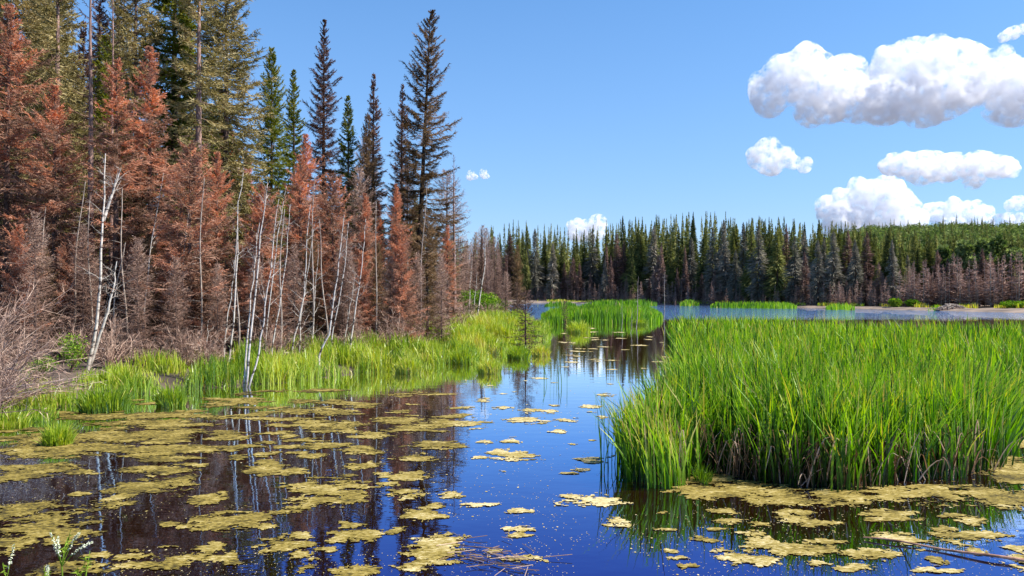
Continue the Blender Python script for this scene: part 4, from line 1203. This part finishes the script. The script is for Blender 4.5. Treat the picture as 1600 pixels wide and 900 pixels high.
# ---------------------------------------------------------------- floating algae mats
def algae(ells, label, seed, tone=.5, group=None, name='algae_mat', thr=.5, cell=None, freq=None, amp=.75, z=0.006, stretch=1.0):
    """union of pixel ellipses (cx, cy, w, h) turned into a ragged raised mat on the water"""
    E = []
    for cx, cy, w, h in ells:
        X0, Y0 = W(cx, cy); Ya = W(cx, cy + h / 2)[1]; Yb = W(cx, cy - h / 2)[1]
        E.append((X0, (Ya + Yb) / 2, w / 2 / FPX * Y0, (Yb - Ya) / 2))
    E = np.array(E)
    lo = (E[:, :2] - E[:, 2:] * 1.35).min(0); hi = (E[:, :2] + E[:, 2:] * 1.35).max(0)
    cY = (lo[1] + hi[1]) / 2
    cell = cell or max(.022, cY * .0019)
    nx, ny = int((hi[0] - lo[0]) / cell) + 2, int((hi[1] - lo[1]) / (cell * 1.4)) + 2
    if nx * ny > 90000:
        cell *= math.sqrt(nx * ny / 90000); nx, ny = int((hi[0] - lo[0]) / cell) + 2, int((hi[1] - lo[1]) / (cell * 1.4)) + 2
    gx = lo[0] + np.arange(nx) * cell; gy = lo[1] + np.arange(ny) * cell * 1.4
    X, Y = np.meshgrid(gx, gy)
    g = rng(seed)
    f = np.full(X.shape, -9.0)
    for x0, y0, a, b in E:
        f = np.maximum(f, 1 - np.hypot((X - x0) / a, (Y - y0) / b))
    sc = float(np.median(np.minimum(E[:, 2], E[:, 3])))
    fq = freq or 1.1 / max(sc, .25)
    ns = fbm(X * fq * 1.3 + seed * 3.1, Y * fq * 1.7, seed, 5) - .5
    ns2 = fbm(X * 4.5 + seed, Y * 7.5, seed + 3, 4) - .5
    ns3 = fbm(X * 13, Y * 22, seed + 13, 3) - .5
    st = vnoise(X * 1.6 + seed, Y * 6.5, seed + 21) - .5
    field = (f - .20) + ns * amp * 2.0 + ns2 * 1.0 + ns3 * .85 + st * .75
    rnd = _hash((X * 997).astype(int), (Y * 991).astype(int), seed + 2)
    on = (field > 0.04 + .22 * (rnd - .45) * (rnd > .45)) & (f > -.35) & (rnd < .55 + 3 * field)
    c = on[:-1, :-1]
    if c.sum() < 2: return None
    Z = z + .004 * smooth(.0, .35, field) + .014 * (fbm(X * 7, Y * 11, seed + 8, 3) - .4) * smooth(0, .25, field)
    Z = np.maximum(Z, .003)
    jx = (_hash(np.arange(nx)[None, :] + 0 * np.arange(ny)[:, None], np.arange(ny)[:, None] + 0 * np.arange(nx)[None, :], seed) - .5) * cell * .7
    jy = (_hash(np.arange(nx)[None, :] + 0 * np.arange(ny)[:, None], np.arange(ny)[:, None] + 0 * np.arange(nx)[None, :], seed + 1) - .5) * cell * .9
    idx = np.arange(nx * ny).reshape(ny, nx)
    q = np.stack([idx[:-1, :-1][c], idx[:-1, 1:][c], idx[1:, 1:][c], idx[1:, :-1][c]], 1)
    used, inv = np.unique(q.reshape(-1), return_inverse=True)
    V = np.stack([X + jx, Y + jy, Z], -1).reshape(-1, 3)[used]
    tn = (tone + .7 * (fbm(X * 2.2, Y * 3.4, seed + 4, 4) - .5) - .12 * (1 - smooth(0, .2, field))).reshape(-1)[used]
    cen = V.mean(0) * np.array([1, 1, 0])
    mb = MB(); mb.add(V - cen, inv.reshape(-1, 4), tn)
    o = mb.build(name, M['algae'], smooth_sh=True); o.location = tuple(cen)
    tag(o, label, 'algae mat', group)
    return o

big = [
 ([(60, 825, 170, 62), (20, 800, 90, 40), (110, 838, 90, 30)], 'largest ochre algae mat at lower left around the flowering weed', .34),
 ([(10, 862, 60, 22)], 'ochre algae mat cut by the left edge near the bottom', .34),
 ([(120, 888, 130, 22), (60, 893, 60, 16)], 'ochre algae mat at the bottom edge under the flowering weed', .34),
 ([(38, 741, 92, 24), (5, 748, 40, 20)], 'flat ochre mat at the left edge below the small bright tussock', .36),
 ([(235, 762, 150, 34), (280, 750, 60, 18), (205, 772, 60, 16)], 'long ochre mat with ragged rim in the dark brown reflection', .38),
 ([(196, 870, 74, 13)], 'narrow tapering mat near the bottom left', .42),
 ([(363, 813, 120, 36), (340, 822, 60, 16)], 'ochre mat shaped like an arrow left of centre', .42),
 ([(362, 879, 34, 9)], 'tiny oval mat near the bottom, left of the blue reflection', .42),
 ([(264, 703, 170, 20), (220, 710, 70, 12)], 'long streaky mat in the middle of the left reflections', .38),
 ([(181, 787, 96, 14)], 'thin slanting mat crossed by a birch reflection', .38),
 ([(325, 779, 66, 22)], 'small broken mat left of the biggest central one', .42),
 ([(415, 733, 80, 18)], 'rough mat below the birch clump reflection', .42),
 ([(510, 768, 130, 44), (475, 760, 70, 28), (550, 780, 60, 26)], 'biggest central algae mat in the dark reflections', .46),
 ([(460, 794, 84, 20)], 'mat tucked below the biggest central one', .46),
 ([(438, 851, 74, 32), (470, 838, 40, 14)], 'mat at the edge of the deep blue reflection at bottom', .5),
 ([(562, 836, 84, 22), (530, 842, 40, 12)], 'pale mat bridging the blue and black reflections', .52),
 ([(615, 830, 42, 14)], 'small round pale mat beside the bridging one', .52),
 ([(672, 862, 104, 60), (690, 840, 70, 24), (650, 885, 60, 18)], 'largest pale crumbly mat at bottom centre', .58),
 ([(661, 805, 62, 24)], 'pale mat just above the crumbly one at bottom centre', .55),
 ([(627, 771, 78, 14)], 'flat mat on the edge of the spruce reflection', .5),
 ([(645, 717, 88, 11)], 'long thin mat left of the blue channel', .46),
 ([(574, 707, 64, 11)], 'thin mat left of the long thin one', .44),
 ([(487, 712, 52, 10)], 'small lens-shaped mat in the brown reflection', .42),
 ([(680, 692, 72, 9)], 'thin pale mat touching the blue channel', .5),
 ([(627, 658, 96, 12)], 'streak of algae below the hummock reflection', .46),
 ([(721, 662, 84, 14)], 'pale mat where the brown reflection meets the blue channel', .62),
 ([(562, 728, 72, 12)], 'thin mat right of the birch clump reflection', .44),
 ([(627, 745, 84, 16), (600, 740, 40, 10)], 'ragged mat above the spruce reflection', .48),
 ([(440, 738, 78, 16)], 'mat joined to the rough one below the birch clump reflection', .42),
 ([(706, 772, 44, 12)], 'compact cream mat at the left side of the blue channel', .72),
 ([(751, 789, 56, 6), (735, 792, 30, 5)], 'wispy thin mat in the blue channel', .75),
 ([(815, 797, 54, 12)], 'cream oval mat in the middle of the blue channel', .75),
 ([(806, 832, 60, 22)], 'cream leaf-shaped mat low in the blue channel', .75),
 ([(800, 713, 84, 16), (775, 705, 40, 10)], 'broken pale mat in the upper blue channel', .75),
 ([(815, 656, 62, 12)], 'pale thin mat high in the blue channel', .78),
 ([(830, 642, 52, 7)], 'pinkish thin mat across the head of the blue channel', .78),
 ([(789, 637, 36, 6)], 'small pale mat left at the head of the blue channel', .78),
 ([(808, 872, 92, 18), (770, 862, 40, 10)], 'scattered cream mat with straw at the bottom of the channel', .72),
 ([(797, 688, 46, 9)], 'pale flake mat above the broken one', .78),
 ([(757, 690, 32, 7)], 'tiny pale flake left of the flake mat', .78),
 ([(920, 783, 100, 24), (895, 776, 50, 12)], 'cream mat with a notch left of the cattail corner', .76),
 ([(963, 817, 50, 15)], 'cream mat below the notched one', .74),
 ([(922, 719, 44, 12)], 'pale mat in the blue channel near the cattail bed', .8),
 ([(872, 675, 30, 7)], 'pale oval flake in the middle channel', .8),
 ([(857, 642, 28, 7)], 'cream oval flake at the top of the channel', .8),
 ([(922, 636, 38, 6)], 'thin pale flake near the bed at the top of the channel', .8),
 ([(884, 656, 40, 7)], 'ragged pale flake in the upper channel', .8),
 ([(942, 617, 32, 5)], 'faint flake right at the head of the channel', .8),
 ([(1035, 802, 24, 11)], 'small cream mat in the cattail reflection', .6),
 ([(1046, 828, 44, 9)], 'thin cream mat in the cattail reflection', .62),
 ([(1061, 872, 72, 14), (1045, 862, 30, 9)], 'broken cream mat at the bottom under the cattail reflection', .7),
 ([(1175, 876, 74, 22)], 'large cream mat at the bottom right of centre', .72),
 ([(1130, 800, 46, 14), (1140, 815, 56, 12), (1115, 826, 50, 9)], 'stepped ochre mat in the dark cattail reflection', .55),
 ([(1245, 802, 64, 16)], 'ochre mat below the front algae shelf', .48),
 ([(1276, 818, 84, 16)], 'ochre mat right of the stepped one', .48),
 ([(1389, 805, 112, 20)], 'ochre tongue of algae below the cattail front', .46),
 ([(1483, 806, 72, 8)], 'thin ochre mat right of the ochre tongue', .48),
 ([(1521, 838, 110, 20), (1480, 826, 60, 10)], 'long slanting mat above the floating stick', .55),
 ([(1411, 845, 80, 26)], 'pale mat touching the floating stick', .6),
 ([(1272, 879, 38, 13)], 'round cream mat at the bottom right', .68),
 ([(1351, 866, 104, 20)], 'long cream mat left of the floating stick', .62),
 ([(1332, 886, 74, 14)], 'cream mat at the bottom edge right of centre', .68),
 ([(1468, 893, 96, 9)], 'thin cream mat at the bottom edge under the stick', .72),
 ([(1585, 858, 60, 16)], 'pale mat at the right edge near the stick', .7),
 ([(1590, 888, 40, 18)], 'whitish mat in the bottom right corner', .8),
]
for i, (e, lab, tn) in enumerate(big):
    algae(e, lab, 4000 + i * 7, tone=tn, amp=.55)
algae([(1090, 768, 110, 26), (1160, 765, 150, 40), (1230, 774, 140, 34), (1310, 776, 150, 38), (1400, 772, 150, 34), (1470, 772, 120, 34), (1560, 775, 150, 50), (1650, 760, 160, 90), (1590, 730, 120, 60), (1080, 750, 60, 20), (1620, 700, 90, 40), (1130, 745, 90, 22)],
      'broad ochre shelf of algae along the foot of the cattail bed', 5001, tone=.46, amp=.35, freq=1.1)
# smaller mats scattered in bands
g = rng(123)
def occupied_scatter(n, xr, yr, wr, tone, label, group, seed, asp=.105, wmul=1.0, accept=None):
    made = 0
    def near(x, y):
        best = min(MARKS, key=lambda m: (m[0] - x) ** 2 + (3 * (m[1] - y)) ** 2)
        side = ('left' if x < best[0] else 'right')
        return ' '.join((label + ', ' + side + ' of ' + best[2]).split()[:16])
    for i in range(n * 3):
        if made >= n: break
        x = g.uniform(*xr); y = yr[0] + (yr[1] - yr[0]) * g.random() ** 1.15
        if accept and not accept(x, y): continue
        X, Y = W(x, y)
        if not inside(np.array([X]), np.array([Y]), LAKE)[0]: continue
        if inside(np.array([X]), np.array([Y]), BED)[0]: continue
        w = g.uniform(*wr) * (.5 + .5 * (y - 560) / 200)
        h = w * asp * g.uniform(.7, 1.3) * (1 + (y - 640) / 500)
        if algae([(x, y, w, max(h, 1.6)), (x + g.uniform(-.5, .5) * w, y + g.uniform(-.5, .5) * h, w * .6, max(h * .6, 1.2))], near(x, y), seed + i, tone=tone(x, y) + g.normal(0, .03), group=group, amp=.55): made += 1
MARKS = [(92, 680, 'the lone tussock'), (265, 625, 'the bank tussock'), (165, 640, 'the wide tussock'), (385, 612, 'the birch clump'), (20, 670, 'the edge tussock'),
         (235, 762, 'the long ragged mat'), (510, 768, 'the biggest central mat'), (363, 813, 'the arrow mat'), (60, 825, 'the largest ochre mat'), (672, 860, 'the crumbly pale mat'),
         (520, 590, 'the leaning birch foot'), (640, 590, 'the yellow tussock'), (264, 703, 'the long streaky mat'), (430, 675, 'the clump reflection'), (627, 658, 'the hummock reflection'),
         (645, 717, 'the long thin mat'), (562, 836, 'the bridging mat'), (800, 713, 'the broken pale mat'), (815, 656, 'the thin pale mat'), (866, 600, 'the lone reeds'), (962, 722, 'the corner reeds'),
         (821, 552, 'the dead little spruce'), (888, 553, 'the stunted spruce'), (1000, 508, 'the island tussock'), (1389, 805, 'the ochre tongue'), (1130, 800, 'the stepped mat'), (1460, 860, 'the floating stick'),
         (1175, 876, 'the large cream mat'), (1276, 818, 'the shelf edge'), (1580, 860, 'the stick end'), (181, 787, 'the slanting mat'), (438, 851, 'the deep blue edge'), (160, 880, 'the flowering weed')]
occupied_scatter(125, (-10, 720), (606, 705), (40, 115), lambda x, y: .36 + .1 * x / 720, 'thin ochre algae raft in the crowded band', 'ochre algae rafts below the left bank', 20000, accept=lambda x, y: y > 622 + (x < 380) * 5 - x * .03)
occupied_scatter(30, (-10, 260), (650, 735), (60, 140), lambda x, y: .36, 'ochre algae raft in the lower left crowd', 'ochre algae rafts near the lower left tussock', 21000)
occupied_scatter(50, (120, 700), (700, 895), (18, 56), lambda x, y: .4 + .14 * x / 700, 'small ochre scrap in the dark reflections', 'small algae scraps in the dark reflections', 22000, asp=.2)
occupied_scatter(26, (720, 960), (590, 740), (14, 38), lambda x, y: .8, 'small pale flake on the blue channel', 'pale flakes on the blue channel', 23000, asp=.15)
occupied_scatter(26, (1000, 1600), (790, 895), (20, 60), lambda x, y: .6, 'small algae scrap in the cattail reflection', 'algae scraps in the cattail reflection', 24000, asp=.2)
occupied_scatter(36, (850, 1045), (512, 580), (22, 60), lambda x, y: .85, 'pale floating streak before the cattail island', 'pale streaks near the cattail island', 25000, asp=.09)

# loose specks of duckweed
def specks():
    g = rng(44); mb = MB()
    n = 6500
    y = 600 + 300 * g.random(n) ** .7; x = g.uniform(-20, 1620, n)
    Y = FPX * CAMZ / (y - HOR); X = (x - 800) / FPX * Y
    k = (vnoise(X * .8, Y * .8, 3) > .28 + .25 * (x < 620)) & inside(X, Y, LAKE) & ~inside(X, Y, BED)
    X, Y = X[k], Y[k]; n = len(X)
    r = g.uniform(.004, .011, n) * (Y / 12); r[g.random(n) < .05] *= 2.2
    a = g.uniform(0, 6.28, n)
    ang = a[:, None] + np.arange(4)[None, :] * pi / 2
    v = np.stack([X[:, None] + np.cos(ang) * r[:, None], Y[:, None] + np.sin(ang) * r[:, None] * 1.3, np.full(ang.shape, .004)], -1)
    mb.add(v.reshape(-1, 3), np.arange(n * 4).reshape(n, 4), np.repeat(g.uniform(.7, 1, n), 4))
    tag(mb.build('duckweed_specks', M['algae']), 'countless pale specks of duckweed floating over the open water', 'duckweed', kind='stuff')
specks()

# straw on the water
def straw(x, y, n, spread, label, seed, L=.35):
    g = rng(seed); X0, Y0 = W(x, y); mb = MB()
    p = np.stack([g.normal(0, spread, n), g.normal(0, spread * 1.3, n), np.full(n, .03)], 1)
    a = g.normal(-.5, .7, n); l = L * g.uniform(.4, 1.2, n)
    s = np.linspace(0, 1, 4)
    pts = p[:, None] + np.stack([np.cos(a), np.sin(a), g.uniform(-.02, .12, n)], 1)[:, None] * (l[:, None] * s)[..., None]
    mb.tubes(pts, .005, 4, tone=g.uniform(.4, 1, n))
    o = mb.build('straw_litter', M['deadleaf']); o.location = (X0, Y0, 0); tag(o, label, 'straw')
straw(745, 868, 34, .22, 'loose dry straw floating beside the pale crumbly mat', 61)
straw(810, 880, 16, .25, 'few straw stalks on the scattered cream mat at the bottom', 62)

# long floating stick
a = np.array([*W(1348, 842), .03]); b = np.array([*W(1640, 886), .05])
tz = np.linspace(0, 1, 14); pp = a[None] * (1 - tz[:, None]) + b[None] * tz[:, None]; pp[:, 1] += .05 * np.sin(tz * 7); pp[:, 2] += .012 * np.sin(tz * 11)
mb = MB(); mb.tubes(pp[None], (.010 + .014 * tz)[None], 8)
M['reedstick'] = bark_mat('reddish_stick', (.20, .10, .06), (.46, .27, .19), scale=(3, 3, 3))
tag(mb.build('floating_stick', M['reedstick'], smooth_sh=True), 'long reddish stick lying on the algae at the lower right', 'stick')

# white flowering weed on the near bank
def weed(x, y, Y, stems, label, seed):
    g = rng(seed)
    b = P(x, y, Y); zb = gz(b[0], Y) - .03
    e = empty('flowering_weed', (b[0], Y, zb)); tag(e, label, 'wildflower')
    sm, fm, lm = MB(), MB(), MB()
    junction = np.array([0, 0, b[2] - zb])
    t = np.linspace(0, 1, 5)
    sm.tubes((junction[None] * t[:, None])[None] + np.array([.01, 0, 0]) * np.sin(t * 3)[None, :, None], .0035, 6, tone=.6)
    for tx, ty, fl in stems:
        tip = P(tx, ty, Y + g.normal(0, .08)) - np.array([b[0], Y, zb])
        pts = junction[None] * (1 - t[:, None]) + tip[None] * t[:, None]
        pts[:, 2] += .02 * np.sin(t * pi) * (1 if abs(tx - x) > 20 else 0)
        sm.tubes(pts[None], (.0028 * (1 - .5 * t))[None], 5, tone=.6)
        n = 46 if fl else 8
        s = g.uniform(.35, .95, n); p0 = np.stack([np.interp(s, t, pts[:, i]) for i in range(3)], 1)
        d = norm(g.normal(0, 1, (n, 3)))
        if fl:
            for q in range(3):
                fm.tris(p0 + d * .003, p0 + d * g.uniform(.010, .017, n)[:, None], .007, norm(np.cross(d, g.normal(0, 1, (n, 3)))), g.uniform(.6, 1, n))
        else:
            lm.tris(p0, p0 + d * .035, .012, norm(np.cross(d, g.normal(0, 1, (n, 3)))), .7)
    sm.build('stems', M['shrub'], e)['kind'] = 'stuff'
    if fm.v: fm.build('flowers', M['petal'], e)['kind'] = 'stuff'
    if lm.v: lm.build('leaves', M['shrub'], e)['kind'] = 'stuff'
M['petal'] = leaf_mat('white_petals', [(0.0, (.55, .58, .40)), (1.0, (.85, .86, .74))], trans=.3, noise=.1, objvar=0)
weed(98, 884, 4.3, [(80, 828, 1), (90, 836, 1), (107, 838, 0), (112, 826, 0), (128, 828, 1), (146, 846, 1), (104, 850, 0)], 'green weed with white flower spikes rising at the lower left corner', 5)
weed(76, 905, 4.2, [(76, 882, 1), (70, 890, 0)], 'single short white flower spike left of the main weed', 6)
weed(12, 905, 4.4, [(24, 848, 1), (6, 880, 0)], 'thin white flower spike at the left border', 7)
weed(135, 905, 4.3, [(134, 868, 0), (142, 860, 0), (118, 890, 0)], 'leafy green shoot right of the flowering weed', 8)

# beaver lodge on the far mud
def lodge():
    g = rng(3); X0, Y0 = (1487 - 800) / FPX * 153, 153
    z = .1
    e = empty('beaver_lodge', (X0, Y0, z)); e.scale = (.72, .72, .72); tag(e, 'low beaver lodge heap of pale sticks on the far mud shore', 'beaver lodge')
    m = MB(); nr, na = 7, 20
    rr = np.linspace(0, 1, nr); aa = np.linspace(0, 2 * pi, na, endpoint=False)
    V = [(0, 0, 1.6)]
    for r in rr[1:]:
        for a_ in aa:
            V.append((r * 4.6 * cos(a_), r * 3 * sin(a_), 1.6 * (1 - r ** 1.6) + g.normal(0, .08)))
    F3 = [[0, 1 + i, 1 + (i + 1) % na] for i in range(na)]
    F4 = [[1 + (k - 1) * na + i, 1 + k * na + i, 1 + k * na + (i + 1) % na, 1 + (k - 1) * na + (i + 1) % na] for k in range(1, nr - 1) for i in range(na)]
    m.add(V, F4); m.add(np.array(V), F3)
    m.build('mound', M['bark'], e)
    n = 130; s = MB(); az = g.uniform(0, 6.28, n); r = np.sqrt(g.random(n)) * .85
    c = np.stack([r * 4.6 * np.cos(az), r * 3 * np.sin(az), 1.65 * (1 - r ** 1.6) + .1], 1)
    a2 = g.uniform(0, 6.28, n); L = g.uniform(1, 2.6, n)
    slope = -1.0 * r * np.cos(a2 - az) * .7
    d = norm(np.stack([np.cos(a2), np.sin(a2), slope + g.normal(0, .12, n)], 1))
    s.tubes(c[:, None] + d[:, None] * (L[:, None] * np.array([-.5, 0, .5]))[..., None], g.uniform(.05, .10, n)[:, None] * np.array([1, 1, .6]), 5)
    s.build('sticks', M['greybark'], e)['kind'] = 'stuff'
lodge()

# ---------------------------------------------------------------- clouds
CY = 2600.0
def cloud(balls, label, seed, voxel=9.0, Y=CY, veil=True, s=1.0):
    """balls: pixel (x, y, r); depth follows r"""
    g = rng(7000 + seed)
    cx = np.mean([b[0] for b in balls]); cy = np.mean([b[1] for b in balls])
    C = P(cx, cy, Y)
    k = Y / FPX
    mb = MB()
    import bmesh
    bm = bmesh.new(); bmesh.ops.create_icosphere(bm, subdivisions=2, radius=1.0)
    bv = np.array([v.co[:] for v in bm.verts]); bf = np.array([[v.index for v in f.verts] for f in bm.faces]); bm.free()
    lst = list(balls)
    for (x, y, r) in list(balls):
        for q in range(7):                       # cauliflower puffs on each main lobe
            a = g.uniform(-.3, pi + .3); rr = r * g.uniform(.28, .48)
            el = g.uniform(-1, 1)
            lst.append((x + cos(a) * r * .8, y - abs(sin(a)) * r * .72 * (1 if g.random() < .85 else -.5), rr, el * r * .7))
    for it in lst:
        x, y, r = it[:3]; dz = it[3] if len(it) > 3 else g.uniform(-.25, .25) * r
        c = P(x, y, Y) - C; c[1] += dz * k
        mb.add(bv * np.array([r * k, r * k * 1.1, r * k * .8]) + c, bf)
    e = empty('cloud', tuple(C)); tag(e, label, 'cloud')
    me = mb.mesh('cloud_body', cloud_vol(max(s, .35)), True)
    def deco(o, grow, st):
        rm = o.modifiers.new('remesh', 'REMESH'); rm.mode = 'VOXEL'; rm.voxel_size = voxel * s; rm.use_smooth_shade = True
        sm = o.modifiers.new('smooth', 'SMOOTH'); sm.factor = .7; sm.iterations = 5
        for j, (size, strg) in enumerate([(80 * s, 46 * s), (34 * s, 24 * s), (14 * s, 9 * s)]):
            tx = bpy.data.textures.new('cloud_noise', 'CLOUDS'); tx.noise_scale = size; tx.noise_depth = 2
            dm = o.modifiers.new('billow', 'DISPLACE'); dm.texture = tx; dm.strength = strg * st; dm.mid_level = .5; dm.texture_coords = 'LOCAL'
        if grow:
            dm = o.modifiers.new('grow', 'DISPLACE'); dm.strength = grow * s; dm.mid_level = 0
            r2 = o.modifiers.new('remesh', 'REMESH'); r2.mode = 'VOXEL'; r2.voxel_size = voxel * s * .9
    o = obj('body', me, e); deco(o, 17, 1)
    if False:
        for j, (gw, mt) in enumerate([(-4 + 6.5 * q, 'cloudv%d' % q) for q in range(NV)]):
            m2 = me.copy(); m2.materials.clear(); m2.materials.append(M[mt])
            v = obj('veil', m2, e); deco(v, gw, 1)

cloud([(1215, 140, 34), (1245, 120, 40), (1300, 150, 44), (1320, 120, 30), (1225, 110, 24), (1350, 160, 34), (1400, 150, 46), (1420, 100, 36), (1400, 110, 34), (1455, 95, 34), (1470, 140, 52), (1505, 100, 32), (1530, 130, 40), (1560, 120, 34), (1600, 140, 42), (1580, 170, 26), (1650, 130, 45), (1380, 175, 22), (1440, 178, 20), (1200, 165, 14), (1270, 172, 20)],
      'largest white cumulus cloud high at the right', 1)
cloud([(1185, 243, 14), (1203, 235, 16), (1218, 245, 16), (1208, 258, 12), (1235, 256, 8), (1258, 257, 6)], 'small round cloud under the left end of the largest one', 2, voxel=6, s=.6, Y=1900)
cloud([(1395, 258, 16), (1420, 262, 20), (1455, 258, 22), (1490, 262, 22), (1525, 260, 22), (1560, 262, 20), (1582, 262, 12), (1440, 272, 14), (1520, 278, 14)], 'long flat grey-bellied cloud below the largest one', 3, voxel=7, s=.9, Y=3500)
cloud([(1300, 330, 22), (1330, 320, 26), (1360, 305, 26), (1385, 300, 22), (1400, 325, 26), (1350, 340, 26), (1430, 345, 18), (1310, 350, 24), (1400, 350, 26)], 'heaped cloud rising behind the far treetops', 4, voxel=9, s=1.2, Y=4400)
cloud([(1460, 332, 14), (1490, 328, 16), (1520, 330, 14), (1540, 334, 10), (1480, 350, 16), (1530, 352, 14), (1500, 360, 18)], 'low cloud right of the heaped one above the hill', 5, voxel=9, s=1.1, Y=5200)
cloud([(1570, 55, 5), (1584, 49, 7), (1600, 46, 8), (1622, 45, 9)], 'small cloud cut by the right edge near the top', 6, voxel=6, s=.5)
cloud([(1578, 320, 7), (1595, 316, 9), (1612, 317, 9), (1570, 345, 12), (1595, 348, 12), (1620, 348, 12)], 'thin cloud at the right edge just above the hill', 7, voxel=9, s=.9, Y=5000)
cloud([(900, 353, 11), (915, 358, 13), (932, 350, 10), (934, 345, 8), (925, 366, 14), (905, 368, 12)], 'small white cloud peeping over the treetops at centre', 8, voxel=5, s=.5)
cloud([(735, 274, 5), (741, 277, 4)], 'tiny wisp of cloud right of the thin bare spruce', 9, voxel=3.5, s=.3)
cloud([(755, 270, 4), (760, 275, 4)], 'second tiny wisp of cloud near the thin bare spruce', 10, voxel=3.5, s=.3)
print('objects', len(bpy.data.objects))
